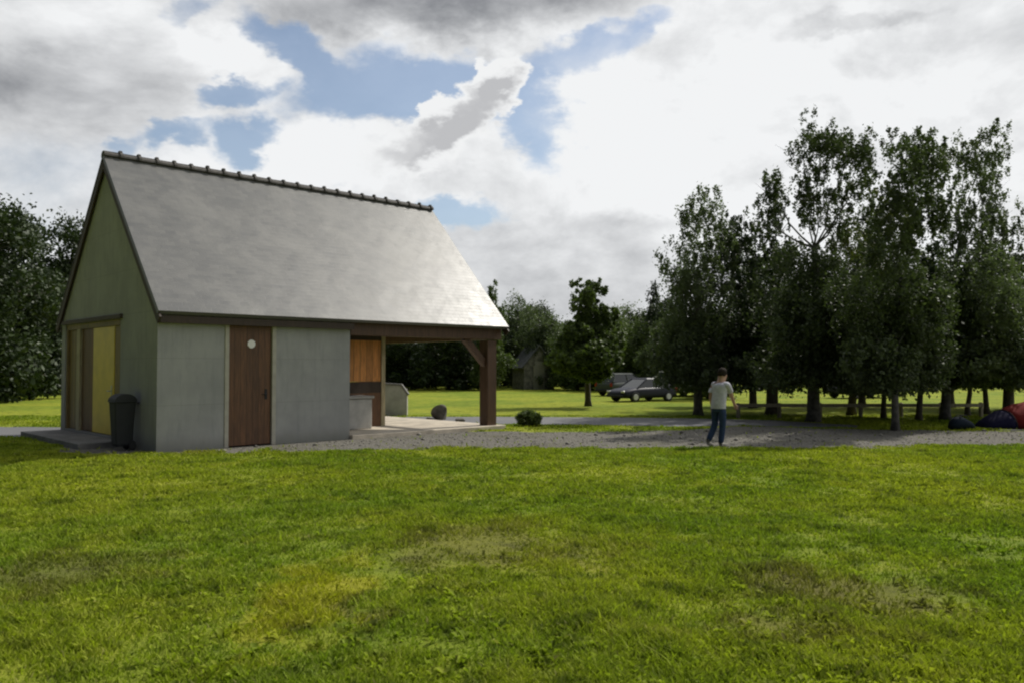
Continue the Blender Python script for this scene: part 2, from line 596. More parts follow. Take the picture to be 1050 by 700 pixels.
M['rubber'] = simple('rubber', (0.02, 0.02, 0.02), 0.8, 0.2, 9)
M['stone'] = simple('field_stone', (0.13, 0.12, 0.095), 0.9, 0.4, 5, bumpy=0.6)
M['rail_wood'] = wood('weathered_rail', (0.30, 0.26, 0.20), 0.8)
M['glass'] = simple('car_glass', (0.015, 0.018, 0.018), 0.12, 0.05, 3, spec=0.5)
M['lamp'] = simple('lamp_lens', (0.55, 0.55, 0.52), 0.1, 0.05, 4)
M['tail_lamp'] = simple('tail_lens', (0.30, 0.02, 0.015), 0.15, 0.05, 4)


def fabric(name, col, rough=0.8):
    return simple(name, col, rough, 0.14, 14, spec=0.15, bumpy=0.15)


# ------------------------------------------------------------------ numpy noise
_rng = np.random.default_rng(5)
_tab = _rng.random((256, 256))


def vnoise(x, y, s):
    x, y = x * s + 37.3, y * s + 91.7
    xi, yi = np.floor(x).astype(int), np.floor(y).astype(int)
    fx, fy = x - xi, y - yi
    fx, fy = fx * fx * (3 - 2 * fx), fy * fy * (3 - 2 * fy)
    g = lambda a, b_: _tab[a % 256, b_ % 256]
    return (g(xi, yi) * (1 - fx) + g(xi + 1, yi) * fx) * (1 - fy) + (g(xi, yi + 1) * (1 - fx) + g(xi + 1, yi + 1) * fx) * fy


def np_mesh(name, verts, faces, m, parent=None):
    """verts (n,3); faces (k, 3 or 4) as one array"""
    me = bpy.data.meshes.new(name)
    k, c_ = faces.shape
    me.vertices.add(len(verts))
    me.vertices.foreach_set('co', np.ascontiguousarray(verts, dtype=np.float32).ravel())
    me.loops.add(k * c_)
    me.loops.foreach_set('vertex_index', np.ascontiguousarray(faces, dtype=np.int32).ravel())
    me.polygons.add(k)
    me.polygons.foreach_set('loop_start', np.arange(0, k * c_, c_, dtype=np.int32))
    me.polygons.foreach_set('loop_total', np.full(k, c_, dtype=np.int32))
    me.update(calc_edges=True)
    me.materials.append(m)
    o = bpy.data.objects.new(name, me)
    C.objects.link(o)
    if parent:
        o.parent = parent
    return o


# ------------------------------------------------------------------ the ground
S = 420
mb = MB()
vs = []
NX = 60
for iy in range(NX + 1):
    for ix in range(NX + 1):
        x = -S + 2 * S * ix / NX
        y = -S * 0.3 + 1.6 * S * iy / NX
        vs.append(mb.bm.verts.new((x, y, 0)))
for iy in range(NX):
    for ix in range(NX):
        a = iy * (NX + 1) + ix
        mb.bm.faces.new((vs[a], vs[a + 1], vs[a + NX + 2], vs[a + NX + 1]))
tag(mb.build('ground', M['turf']), kind='structure')


def sheet(name, px_pts, z, m, jit=0.12, seed=1):
    """flat irregular area whose outline is given where it lies on the ground"""
    r_ = random.Random(seed)
    pts = [ground(*p) for p in px_pts]
    out = []
    for i, p in enumerate(pts):
        q = pts[(i + 1) % len(pts)]
        n = max(1, int((q - p).length / 0.35))
        for k in range(n):
            a = p.lerp(q, k / n)
            out.append(Vector((a.x + r_.uniform(-jit, jit), a.y + r_.uniform(-jit, jit), z)))
    bm = bmesh.new()
    f = bm.faces.new([bm.verts.new(p) for p in out])
    bmesh.ops.triangulate(bm, faces=[f])
    for f in bm.faces:
        if f.normal.z < 0:
            f.normal_flip()
    me = bpy.data.meshes.new(name)
    bm.to_mesh(me)
    bm.free()
    me.materials.append(m)
    o = bpy.data.objects.new(name, me)
    C.objects.link(o)
    tag(o, kind='structure')
    return out


GRAVEL_PX = [(60, 463), (160, 466), (280, 463), (400, 461), (560, 459.5), (700, 459), (860, 459.5), (1010, 456.5), (1150, 454),
             (1150, 442), (1000, 441.5), (900, 440), (830, 438.5), (760, 436.5), (690, 441), (560, 443), (515, 442), (430, 442), (330, 445), (160, 448), (70, 452)]
ROAD_PX = [(415, 427), (510, 427), (600, 427.5), (700, 428.5), (790, 430.5), (880, 436), (880, 438.2), (760, 436), (690, 437), (600, 435), (505, 434.5), (415, 433)]
PATH_PX = [(-160, 436), (60, 438), (110, 440), (120, 447), (60, 448), (-160, 447)]
gravel_poly = sheet('gravel_yard', GRAVEL_PX, 0.004, M['gravel'], 0.14, 3)
road_poly = sheet('park_road', ROAD_PX, 0.008, M['tarmac'], 0.06, 4)
path_poly = sheet('side_path', PATH_PX, 0.008, M['tarmac'], 0.08, 5)


def inside(poly, x, y):
    px_, py_ = np.array([p.x for p in poly]), np.array([p.y for p in poly])
    res = np.zeros(len(x), bool)
    j = len(px_) - 1
    for i in range(len(px_)):
        cond = ((py_[i] > y) != (py_[j] > y))
        den = py_[j] - py_[i] if py_[j] != py_[i] else 1e-9
        xs = (px_[j] - px_[i]) * (y - py_[i]) / den + px_[i]
        res ^= cond & (x < xs)
        j = i
    return res


# house frame
E1A = math.atan2(0.6925, 0.7214)
HOUSE = ground(160, 464)
e1 = Vector((math.cos(E1A), math.sin(E1A), 0))
e2 = Vector((-math.sin(E1A), math.cos(E1A), 0))


def hw(x, y, z=0):
    return HOUSE + e1 * x + e2 * y + Vector((0, 0, z))


# ------------------------------------------------------------------ grass
def grass(name, zones, label):
    rng = np.random.default_rng(21)
    V, F = [], []
    base = 0
    for (y0, y1, dens, hmul, wid, hw0) in zones:
        area_w = lambda y: hw0 + 0.70 * y
        n = int((y1 - y0) * 2 * area_w((y0 + y1) / 2) * dens)
        y = rng.uniform(y0, y1, n)
        x = rng.uniform(-1, 1, n) * area_w(y)
        gxj = x + (vnoise(x, y, 1.9) - 0.5) * 0.9 + (vnoise(x, y, 6.5) - 0.5) * 0.35
        gyj = y + (vnoise(x + 31, y, 1.9) - 0.5) * 0.9 + (vnoise(x + 31, y, 6.5) - 0.5) * 0.35
        k = ~(inside(gravel_poly, gxj, gyj) & (rng.random(n) > 0.012)) & ~inside(road_poly, x, y) & ~inside(path_poly, x, y)
        rel = np.stack([x - HOUSE.x, y - HOUSE.y], 1)
        lx = rel @ np.array([e1.x, e1.y])
        ly = rel @ np.array([e2.x, e2.y])
        k &= ~((lx > -0.05) & (lx < 9.2) & (ly > -0.15) & (ly < 6.3))
        cl = vnoise(x, y, 1.3) * 0.55 + vnoise(x + 9, y, 4.1) * 0.45
        k &= rng.random(n) < np.clip(-0.05 + 2.0 * cl, 0.1, 1)
        thin = np.ones(n)
        for (cx, cy, rx, ry, kd) in PATCH:
            d = ((x - cx) / rx) ** 2 + ((y - cy) / ry) ** 2
            if kd == 'bare':
                thin *= 1 - 0.75 * np.exp(-d * 1.4)
        k &= rng.random(n) < thin
        x, y, cl, thin = x[k], y[k], cl[k], thin[k]
        n = len(x)
        h = (0.010 + 0.095 * cl ** 2.2 + 0.016 * rng.random(n)) * hmul * (0.5 + 0.5 * thin)
        tall = rng.random(n) < 0.01
        h[tall] *= 1.9
        a = rng.uniform(0, 2 * np.pi, n)
        wv = wid * rng.uniform(0.6, 1.5, n)
        lean = h * rng.uniform(0.2, 1.3, n)
        la = rng.uniform(0, 2 * np.pi, n)
        dx, dy = np.cos(a) * wv, np.sin(a) * wv
        lx_, ly_ = np.cos(la) * lean, np.sin(la) * lean
        z0 = np.full(n, -0.004)
        p0 = np.stack([x - dx, y - dy, z0], 1)
        p1 = np.stack([x + dx, y + dy, z0], 1)
        p2 = np.stack([x + dx * 0.8 + lx_ * 0.45, y + dy * 0.8 + ly_ * 0.45, h * 0.65], 1)
        p3 = np.stack([x - dx * 0.8 + lx_ * 0.45, y - dy * 0.8 + ly_ * 0.45, h * 0.65], 1)
        p4 = np.stack([x + lx_, y + ly_, h], 1)
        vv = np.stack([p0, p1, p2, p3, p4], 1).reshape(-1, 3)
        i = base + np.arange(n)[:, None] * 5
        F.append(np.concatenate([i + np.array([0, 1, 2]), i + np.array([0, 2, 3]), i + np.array([3, 2, 4])], 0))
        V.append(vv)
        base += n * 5
    # broad-leaved weeds: rosettes of daisies, plantain and clover among the blades
    n = 3000
    y = 3.8 + 12.5 * rng.random(n) ** 1.3
    x = rng.uniform(-1, 1, n) * (1.2 + 0.70 * y)
    k = (vnoise(x + 50, y, 0.9) + 0.35 * rng.random(n) > 0.62) & ~inside(gravel_poly, x, y)
    x, y = x[k], y[k]
    for lf in range(7):
        n = len(x)
        a = rng.uniform(0, 2 * np.pi, n)
        L = rng.uniform(0.025, 0.065, n)
        wd = L * rng.uniform(0.22, 0.42, n)
        zt_ = rng.uniform(0.012, 0.06, n)
        cx, cy = x + rng.normal(0, 0.02, n), y + rng.normal(0, 0.02, n)
        ca, sa = np.cos(a), np.sin(a)
        p0 = np.stack([cx, cy, np.full(n, 0.006)], 1)
        p1 = np.stack([cx + ca * L * .55 - sa * wd, cy + sa * L * .55 + ca * wd, zt_ * 0.8 + 0.01], 1)
        p2 = np.stack([cx + ca * L, cy + sa * L, zt_], 1)
        p3 = np.stack([cx + ca * L * .55 + sa * wd, cy + sa * L * .55 - ca * wd, zt_ * 0.8 + 0.01], 1)
        V.append(np.stack([p0, p1, p2, p3], 1).reshape(-1, 3))
        i = base + np.arange(n)[:, None] * 4
        F.append(np.concatenate([i + np.array([0, 3, 2]), i + np.array([0, 2, 1])], 0))
        base += n * 4
    o = np_mesh(name, np.concatenate(V), np.concatenate(F), M['blade'])
    tag(o, label, 'grass', kind='stuff')
    return o


grass('lawn_grass', [
    (3.6, 6.5, 4000, 1.0, 0.0056, 1.2),
    (6.5, 10, 2200, 1.0, 0.0072, 1.2),
    (10, 17.5, 1100, 1.0, 0.0100, 1.2),
    (17.5, 28, 260, 0.9, 0.014, 1.0),
], 'short weedy green lawn with brown and yellow worn patches')

rng = np.random.default_rng(8)
n = 5500
y = rng.uniform(15.2, 22.5, n)
x = rng.uniform(-14, 16, n)
k = inside(gravel_poly, x, y)
rel = np.stack([x - HOUSE.x, y - HOUSE.y], 1)
lx, ly = rel @ np.array([e1.x, e1.y]), rel @ np.array([e2.x, e2.y])
k &= ~((lx > -0.95) & (lx < 9.25) & (ly > -0.2) & (ly < 6.4))
x, y = x[k], y[k]
n = len(x)
sz = rng.uniform(0.010, 0.030, n) * (1 + 1.2 * (rng.random(n) < 0.04))
oct_ = np.array([[1, 0, 0], [0, 1, 0], [-1, 0, 0], [0, -1, 0], [0, 0, 0.7], [0, 0, -0.5]])
v = oct_[None] * sz[:, None, None] * rng.uniform(0.7, 1.3, (n, 6, 1)) + np.stack([x, y, sz * 0.3], 1)[:, None, :]
f = np.array([[0, 1, 4], [1, 2, 4], [2, 3, 4], [3, 0, 4], [1, 0, 5], [2, 1, 5], [3, 2, 5], [0, 3, 5]])
f = (np.arange(n)[:, None, None] * 6 + f[None]).reshape(-1, 3)
m, t, b = mat('loose_stone')
c = t.mix(t.n('NewGeometry').outputs['Random Per Island'], (0.09, 0.085, 0.072), (0.27, 0.255, 0.22))
t.link(c, b.inputs['Base Color'])
b.inputs['Roughness'].default_value = 0.9
tag(np_mesh('gravel_stones', v.reshape(-1, 3), f, m), 'loose pale stones scattered over the gravel yard', 'gravel', kind='stuff')

# ------------------------------------------------------------------ trees
def leaf_cloud(lobes, n, size, rng, droop=0.0, shell=0.6):
    """leaf quads spread through ellipsoid lobes (x, y, z, rx, ry, rz), ragged outline"""
    vol = np.array([(l[3] * l[4] * l[5]) ** 0.75 for l in lobes])
    cnt = np.maximum((n * vol / vol.sum()).astype(int), 20)
    zmax = max(l[2] + l[5] for l in lobes)
    P_, SZ = [], []
    for l, c_ in zip(lobes, cnt):
        # sprays: small sub-clumps within the lobe give light and dark and gaps
        ns = max(5, int(c_ / 40))
        d = rng.normal(size=(ns, 3))
        d /= np.linalg.norm(d, axis=1)[:, None]
        r_ = rng.random(ns) ** (1 / 3) * (1 - shell) + shell * (0.75 + 0.35 * rng.random(ns))
        ctr = d * r_[:, None]
        which = rng.integers(0, ns, c_)
        sp = rng.normal(size=(c_, 3)) * (0.07 + 0.13 * rng.random(ns))[which][:, None]
        sp[:, 2] -= droop * np.abs(rng.normal(size=c_)) * 0.35
        q = ctr[which] + sp
        SZ.append(np.where((r_[which] < 0.92) & (l[2] < 0.42 * zmax), 1.4, 1.0))
        P_.append(q * np.array(l[3:6]) + np.array(l[0:3]))
    p = np.concatenate(P_)
    n = len(p)
    a = rng.normal(size=(n, 3)); a /= np.linalg.norm(a, axis=1)[:, None]
    b_ = rng.normal(size=(n, 3)); b_ -= (a * b_).sum(1)[:, None] * a
    b_ /= np.linalg.norm(b_, axis=1)[:, None]
    s = size * rng.uniform(0.6, 1.4, n)[:, None] * np.concatenate(SZ)[:, None]
    v = np.stack([p - a * s * 0.75, p + b_ * s * 0.42, p + a * s * 0.75, p - b_ * s * 0.42], 1).reshape(-1, 3)
    f = np.arange(n * 4).reshape(-1, 4)
    return v, f


def limb(mb, a, b_, r0, r1, rr, n=5):
    a, b_ = Vector(a), Vector(b_)
    L = (b_ - a).length
    pts, rads = [], []
    for i in range(n):
        f = i / (n - 1)
        p = a.lerp(b_, f)
        j = L * 0.05 * math.sin(math.pi * f)
        p += Vector((rr.uniform(-j, j), rr.uniform(-j, j), -L * 0.06 * math.sin(math.pi * f)))
        pts.append(p)
        rads.append(r0 + (r1 - r0) * f)
    mb.tube(pts, rads, 6)


def tree(name, label, base, lobes, leaf, n_leaf, size, trunk_r, bark='bark', seed=1, group=None, droop=0.3, lean=0.0, cat='tree', shell=0.6, split=False):
    """lobes in metres relative to the base"""
    rng = np.random.default_rng(seed)
    rr = random.Random(seed)
    root = empty(name, base)
    tag(root, label, cat, group)
    top = max(l[2] + l[5] * 0.4 for l in lobes)
    hi = max(lobes, key=lambda l: l[2])
    fork = top * (0.60 if split else 0.95)
    zs = [-0.05, 0.25, fork * 0.3, fork * 0.55, fork * 0.8, fork]
    mb = MB()
    pts, rads = [], []
    for z_ in zs:
        f = max(0, z_) / top
        pts.append(Vector((hi[0] * f ** 1.5 + rr.uniform(-.1, .1) * f * top * 0.4, hi[1] * f ** 1.5 + rr.uniform(-.06, .06) * f * top * 0.4, z_)))
        rads.append(trunk_r * (1.35 if z_ < 0 else 1.0) * (1 - 0.95 * f))
    mb.tube(pts, rads, 9)
    for l in lobes:
        zz = max(min(1.5, top * 0.2), l[2] - 0.7 * max(l[3], l[5]) - 0.25 * math.hypot(l[0], l[1]))
        f = min(zz / top, 0.9)
        zz = min(zz, fork * 0.99)
        i = max(j for j in range(len(zs)) if zs[j] <= zz)
        i = min(i, len(zs) - 2)
        g = (zz - zs[i]) / (zs[i + 1] - zs[i])
        st = pts[i].lerp(pts[i + 1], g)
        r0 = trunk_r * (1 - 0.9 * f) * 0.45
        ce = Vector(l[0:3])
        limb(mb, st, ce, r0, r0 * 0.35, rr)
        for _ in range(4):
            d = Vector((rr.gauss(0, 1), rr.gauss(0, 1), rr.gauss(0.3, 0.8))).normalized()
            e_ = ce + Vector((d.x * l[3], d.y * l[4], d.z * l[5])) * 0.85
            limb(mb, st.lerp(ce, rr.uniform(0.6, 1)), e_, r0 * 0.35, r0 * 0.08, rr, 4)
    mb.build('trunk', M[bark], root, smooth=True)
    if split:
        sub = []
        for l in lobes:
            for q in range(13):
                d = Vector((rr.gauss(0, 1), rr.gauss(0, 1), rr.gauss(0, 1))).normalized() * rr.uniform(0.25, 1.0)
                k = rr.uniform(0.24, 0.46) if l[2] > 0.45 * top else rr.uniform(0.32, 0.56)
                sub.append((l[0] + d.x * l[3], l[1] + d.y * l[4], l[2] + d.z * l[5], l[3] * k, l[4] * k, l[5] * k * (1.0 + 0.5 * droop)))
        lobes = sub
    v, f = leaf_cloud(lobes, n_leaf, size, rng, droop, shell)
    if split:   # browsed and pruned underneath: bare trunks below
        q = v.reshape(-1, 4, 3)
        keep = q[:, 0, 2] > 0.75 + 0.35 * rng.random(len(q))
        v = q[keep].reshape(-1, 3)
        f = np.arange(len(v)).reshape(-1, 4)
    np_mesh('crown', v, f, M[leaf], root)
    return root


def px_tree(name, label, tx, ty, px_lobes, leaf, n_leaf, size, tr, seed, bark='bark', group=None, droop=0.3, depth_mul=1.0, shell=0.6):
    """a tree whose trunk stands at ground pixel (tx, ty); its crown lobes (cx, cy, rx, ry) are turned into metres about its own axis"""
    g = ground(tx, ty)
    k = g.y / FPX
    rr = random.Random(seed * 7 + 1)
    lobes = []
    for (cx, cy, rx, ry) in px_lobes:
        p = at(cx, cy, g.y)
        x_ = p.x - g.x
        rmax = max(rx, ry) * k
        y_ = rr.uniform(-0.9, 0.9) * min(1.6, 0.4 + rmax)
        lobes.append((x_, y_, p.z, rx * k * 1.24, max(rx * k, 0.8 * ry * k) * depth_mul, ry * k * 1.08))
    return tree(name, label, g, lobes, leaf, int(n_leaf * 2.3), size * 0.70, tr, bark, seed, group, droop, shell=shell, split=True)


GT = 'trees of the grove beside the road'
px_tree('birch_tree', 'leftmost birch of the grove, its pale loose crown beside the open sky', 716, 426,
        [(716, 226, 26, 36), (704, 275, 26, 34), (730, 280, 28, 40), (716, 335, 36, 42), (705, 372, 30, 22), (690, 345, 16, 24), (694, 300, 12, 26), (745, 250, 18, 30), (740, 376, 30, 18)],
        'leaf_grey', 17000, 0.085, 0.16, 31, 'bark_pale', GT, 0.6)
px_tree('alder_tree', 'broad dark tree of the grove right behind the walking person', 792, 425,
        [(757, 240, 24, 40), (778, 300, 44, 48), (800, 350, 46, 40), (752, 345, 40, 42), (770, 376, 54, 22), (775, 255, 20, 30), (815, 380, 40, 16), (722, 372, 30, 18), (790, 225, 12, 24)],
        'leaf_dark', 24000, 0.10, 0.22, 32, 'bark', GT, 0.3)
px_tree('tall_birch_tree', 'tall birch with a narrow dark top and the thickest trunk in the grove', 834, 432,
        [(834, 146, 28, 26), (816, 166, 30, 28), (856, 164, 30, 28), (798, 192, 20, 26), (874, 192, 18, 26), (828, 205, 32, 24), (800, 226, 18, 22), (858, 225, 20, 22),
         (812, 265, 22, 26), (822, 312, 48, 44), (858, 325, 42, 46), (836, 368, 58, 26), (870, 375, 34, 18), (845, 285, 30, 30)],
        'leaf_birch', 30000, 0.08, 0.2, 33, 'bark_pale', GT, 0.7)
px_tree('olive_green_tree', 'yellowish green tree squeezed between the two tall birches', 873, 425,
        [(894, 214, 20, 28), (884, 252, 26, 34), (898, 290, 32, 40), (884, 340, 44, 45), (880, 374, 46, 22), (868, 290, 26, 36), (905, 240, 16, 30)],
        'leaf_olive', 19000, 0.095, 0.15, 34, 'bark', GT, 0.3)
px_tree('broad_birch_tree', 'tall birch with a wide split top and a slim trunk nearest the road', 918, 441,
        [(950, 150, 26, 26), (930, 172, 28, 30), (968, 168, 24, 32), (908, 202, 24, 26), (930, 228, 34, 30), (968, 215, 20, 26), (908, 255, 26, 34), (936, 275, 26, 32), (916, 320, 46, 45), (938, 362, 52, 30), (895, 365, 34, 26), (960, 320, 30, 40)],
        'leaf_birch', 30000, 0.075, 0.10, 35, 'bark_pale', GT, 0.7)
px_tree('airy_birch_tree', 'airy birch at right with sky showing through its spreading top', 969, 430,
        [(1004, 152, 26, 26), (984, 176, 20, 28), (1026, 176, 24, 28), (1026, 222, 20, 26), (1000, 208, 18, 20), (972, 232, 18, 26), (1020, 262, 18, 22), (985, 290, 40, 34), (1005, 335, 48, 40), (980, 370, 46, 24), (1035, 240, 14, 30), (1030, 375, 40, 18)],
        'leaf_grey', 26000, 0.08, 0.16, 36, 'bark_pale', GT, 0.7)
px_tree('alder_tree', 'dark round tree behind the red tent, cut by the picture edge', 1034, 424,
        [(1036, 300, 34, 40), (1050, 265, 26, 30), (1030, 345, 44, 42), (1070, 320, 44, 50), (1050, 376, 50, 22)],
        'leaf_dark', 19000, 0.10, 0.2, 37, 'bark', GT, 0.3)
px_tree('young_alder_tree', 'young dark tree with a thin trunk between the two right birches', 942, 431,
        [(945, 300, 30, 36), (950, 345, 36, 40), (940, 378, 34, 18)], 'leaf_dark', 11000, 0.09, 0.1, 38, 'bark', GT, 0.3)
px_tree('young_alder_tree', 'thin stemmed young tree at the fence just left of the slim birch trunk', 906, 428,
        [(902, 310, 28, 34), (908, 350, 34, 38), (900, 380, 30, 16)], 'leaf_mid', 10000, 0.09, 0.09, 39, 'bark', GT, 0.3)
px_tree('young_alder_tree', 'thin young tree rising behind the dark blue bag', 992, 426,
        [(994, 315, 26, 36), (1000, 355, 34, 32), (990, 380, 30, 15)], 'leaf_mid', 10000, 0.09, 0.09, 40, 'bark', GT, 0.3)
px_tree('young_alder_tree', 'thin young tree rising behind the dark blue end of the tent', 1012, 424,
        [(1012, 320, 26, 34), (1015, 358, 36, 30), (1010, 382, 30, 14)], 'leaf_dark', 10000, 0.09, 0.1, 41, 'bark', GT, 0.3)

px_tree('alder_tree', 'dark tree filling the gap behind the broad dark tree and the tall birch', 772, 418,
        [(768, 270, 26, 34), (762, 318, 44, 44), (800, 325, 36, 44), (775, 366, 56, 26)], 'leaf_mid', 15000, 0.11, 0.16, 44, 'bark', GT, 0.3)
px_tree('alder_tree', 'dark tree behind the yellowish green tree, hiding the lawn between the birches', 884, 417,
        [(880, 262, 30, 34), (872, 310, 40, 44), (912, 318, 38, 44), (885, 364, 58, 26)], 'leaf_dark', 15000, 0.11, 0.16, 45, 'bark', GT, 0.3)
px_tree('alder_tree', 'dark tree closing the gap behind the two right birches', 975, 417,
        [(972, 275, 30, 34), (960, 318, 40, 44), (1005, 322, 40, 44), (975, 364, 58, 26)], 'leaf_mid', 15000, 0.11, 0.16, 46, 'bark', GT, 0.3)

# the single tree on the lawn and the wood behind
px_tree('lawn_tree', 'single upright tree on the lawn left of the parked cars', 603, 416,
        [(605, 302, 14, 17), (596, 322, 18, 20), (615, 322, 16, 20), (604, 345, 25, 24), (618, 352, 16, 20), (590, 354, 16, 20), (604, 374, 28, 18)],
        'leaf_mid', 24000, 0.12, 0.14, 51, 'bark', None, 0.2)


def proto_tree(seed, leaf, kind):
    rr = random.Random(seed)
    lobes = []
    if kind == 'round':
        for k in range(13):
            a = rr.uniform(0, 6.28)
            z = rr.uniform(1.5, 8.0)
            rad = 2.3 * math.sin(math.pi * (z + 0.2) / 10.6) * rr.uniform(0.4, 1.0)
            s = rr.uniform(1.1, 1.8)
            lobes.append((rad * math.cos(a), rad * math.sin(a), z, s, s, s * rr.uniform(0.8, 1.1)))
        lobes.append((0, 0, 5, 1.9, 1.9, 2.6))
        for k in range(5):
            a = k * 1.26 + rr.uniform(-.3, .3)
            lobes.append((1.7 * math.cos(a), 1.7 * math.sin(a), 1.15, 1.2, 1.2, 0.95))
    else:
        for k in range(13):
            z = 1.2 + 8.0 * k / 12
            w_ = 1.55 * (1 - (z / 10.5) ** 1.6) + 0.3
            a = rr.uniform(0, 6.28)
            lobes.append((w_ * 0.45 * math.cos(a), w_ * 0.45 * math.sin(a), z, w_ * 0.9, w_ * 0.9, 0.95))
    return lobes


def far_proto(name, seed, leaf, kind, n, size):
    root = tree(name, 'tree', (0, 0, 0), proto_tree(seed, leaf, kind), leaf, int(n * 2.2), size * 0.62, 0.2, 'bark', seed, None, 0.2)
    return root


protos = {
    'r1': far_proto('broadleaf_tree', 61, 'leaf_dark', 'round', 11000, 0.22),
    'r2': far_proto('broadleaf_tree', 62, 'leaf_mid', 'round', 11000, 0.22),
    'r3': far_proto('broadleaf_tree', 63, 'leaf_grey', 'round', 10000, 0.22),
    'c1': far_proto('poplar_tree', 64, 'leaf_dark', 'tall', 9000, 0.2),
    'c2': far_proto('poplar_tree', 65, 'leaf_mid', 'tall', 9000, 0.2),
}
used = set()
GF = 'trees along the far edge of the lawn'


def far_tree(kind, px, top, depth, wmul, label, group=GF):
    src = protos[kind]
    o = src if kind not in used else copy_tree(src)
    used.add(kind)
    h = at(px, top, depth).z
    s = h / 9.3
    o.location = (gx(px, depth), depth, 0)
    o.scale = (s * wmul * 1.12, s * wmul * 1.12, s)
    o.rotation_euler = (0, 0, rnd.uniform(0, 6.28))
    tag(o, label, 'tree', group)
    return o


# left of the house
far_tree('r1', 8, 212, 42, 0.95, 'big dark tree at the left picture edge, taller than its neighbours', 'dark trees left of the shelter')
far_tree('r1', -38, 200, 38, 1.0, 'dark tree cut by the left picture edge', 'dark trees left of the shelter')
far_tree('r1', 47, 262, 50, 0.9, 'lower dark tree between the big left tree and the shelter gable', 'dark trees left of the shelter')
far_tree('r1', 76, 226, 52, 0.8, 'dark tree with its top peeping past the gable roof edge', 'dark trees left of the shelter')
far_tree('r1', 22, 300, 58, 1.2, 'low bushy tree under the big dark tree at left', 'dark trees left of the shelter')
far_tree('r1', 112, 270, 58, 1.0, 'dark tree standing behind the shelter gable', 'dark trees left of the shelter')
# seen through the open shelter
far_tree('r1', 398, 318, 62, 1.3, 'dark tree seen through the open bay beside the orange panel')
far_tree('r2', 428, 312, 64, 1.2, 'mid green tree seen through the middle of the open bay')
far_tree('r1', 460, 312, 60, 1.3, 'dark tree seen through the open bay left of its corner post')
far_tree('r1', 488, 318, 66, 1.1, 'dark tree seen right behind the corner post of the shelter')
# between the shelter and the grove
far_tree('c2', 506, 296, 58, 0.8, 'slim green tree rising just past the roof corner')
far_tree('r3', 530, 293, 66, 0.8, 'tall pale green tree behind the small stone hut')
far_tree('r1', 556, 312, 70, 0.9, 'dark tree between the stone hut and the single lawn tree')
far_tree('r2', 578, 318, 72, 1.0, 'green tree just left of the single lawn tree, farther off')
far_tree('r2', 636, 314, 66, 1.0, 'mid green tree just right of the single lawn tree, farther off')
far_tree('r1', 658, 320, 64, 1.0, 'dark tree standing behind the dark blue car')
far_tree('c1', 671, 298, 60, 0.75, 'slim pointed dark tree at the left border of the grove')
far_tree('r1', 690, 305, 56, 1.0, 'dark tree behind the white parked car')
far_tree('r2', 727, 300, 43, 1.0, 'far green tree seen above the head of the walking person')
far_tree('r1', 850, 300, 70, 1.2, 'far dark tree behind the car in the grove')
far_tree('r2', 960, 300, 74, 1.2, 'far green tree behind the right birches')

far_tree('r2', 518, 312, 74, 1.1, 'green tree showing between the roof corner and the stone hut')
far_tree('r3', 566, 306, 62, 0.95, 'pale green tree right of the stone hut, its foot on the bright lawn')
far_tree('r2', 592, 312, 58, 0.9, 'green tree whose crown joins the left side of the single lawn tree')
far_tree('r3', 622, 308, 60, 0.9, 'pale green tree whose crown joins the right side of the single lawn tree')
far_tree('r2', 648, 306, 56, 0.9, 'green bushy tree above the roofs of the two parked cars')
far_tree('r3', 680, 312, 52, 0.8, 'pale green tree over the gap between the dark blue and the white car')
far_tree('r3', 444, 318, 70, 1.1, 'pale green tree far off through the open bay')
far_tree('r2', 545, 300, 76, 1.3, 'broad green tree rising directly over the stone hut')
far_tree('r2', 610, 304, 74, 1.3, 'broad green tree far behind the single lawn tree')
far_tree('r3', 664, 306, 70, 1.2, 'broad pale green tree far behind the dark blue car')
# far-off wood, one mass
rng = np.random.default_rng(77)
lob = []
for k in range(150):
    a = k / 149
    X_ = -130 + 300 * a
    lob.append((X_, rng.uniform(98, 112), rng.uniform(1.0, 6.2), rng.uniform(2.5, 4), 3, rng.uniform(2.2, 3.6)))
v, f = leaf_cloud(lob, 80000, 0.5, rng, 0.1, 0.6)
v[:, 2] = np.maximum(v[:, 2], 0.02)
tag(np_mesh('far_woodland', v, f, M['leaf_mid']), 'dark wood closing the view beyond the lawn', 'woodland', kind='stuff')

# ------------------------------------------------------------------ the shelter building
house = empty('shelter_building', HOUSE, E1A)
tag(house, 'grey rendered park shelter with steep slate roof and open timber bay', 'building')
LX, LY, EAVE, RIDGE = 9.1, 6.23, 2.74, 6.36
WX = 4.33
MIDY = LY / 2
SL = (RIDGE - 2.72) / (MIDY + 0.25)


def roof_z(y):
    return 2.72 + SL * (y + 0.25 if y <= MIDY else LY + 0.25 - y)


T = 0.2
# front wall with a door opening
D0, D1, DH = 1.42, 2.415, 2.53
mb = MB()
mb.box(0, D0, 0, T, -0.05, EAVE - 0.06)
mb.box(D1, WX, 0, T, -0.05, EAVE - 0.06)
mb.box(D0, D1, 0, T, DH, EAVE - 0.06)
mb.build('front_wall', M['render'], house)
# gable wall with the wide opening
G0, G1, GZ0, GZ1 = 2.06, 5.95, 0.16, 2.66
mb = MB()
zt = lambda y: roof_z(y) - 0.12
Y0, Y1 = T, LY - 0.001


def strip(y0, y1, z0a, z0b=None):
    z0b = z0a if z0b is None else z0b
    ys = [y0, y1] if not (y0 < MIDY < y1) else [y0, MIDY, y1]
    top_ = [(0, y_, zt(y_)) for y_ in ys[::-1]]
    mb.prism([(0, y0, z0a), (0, y1, z0b)] + top_, (T, 0, 0))


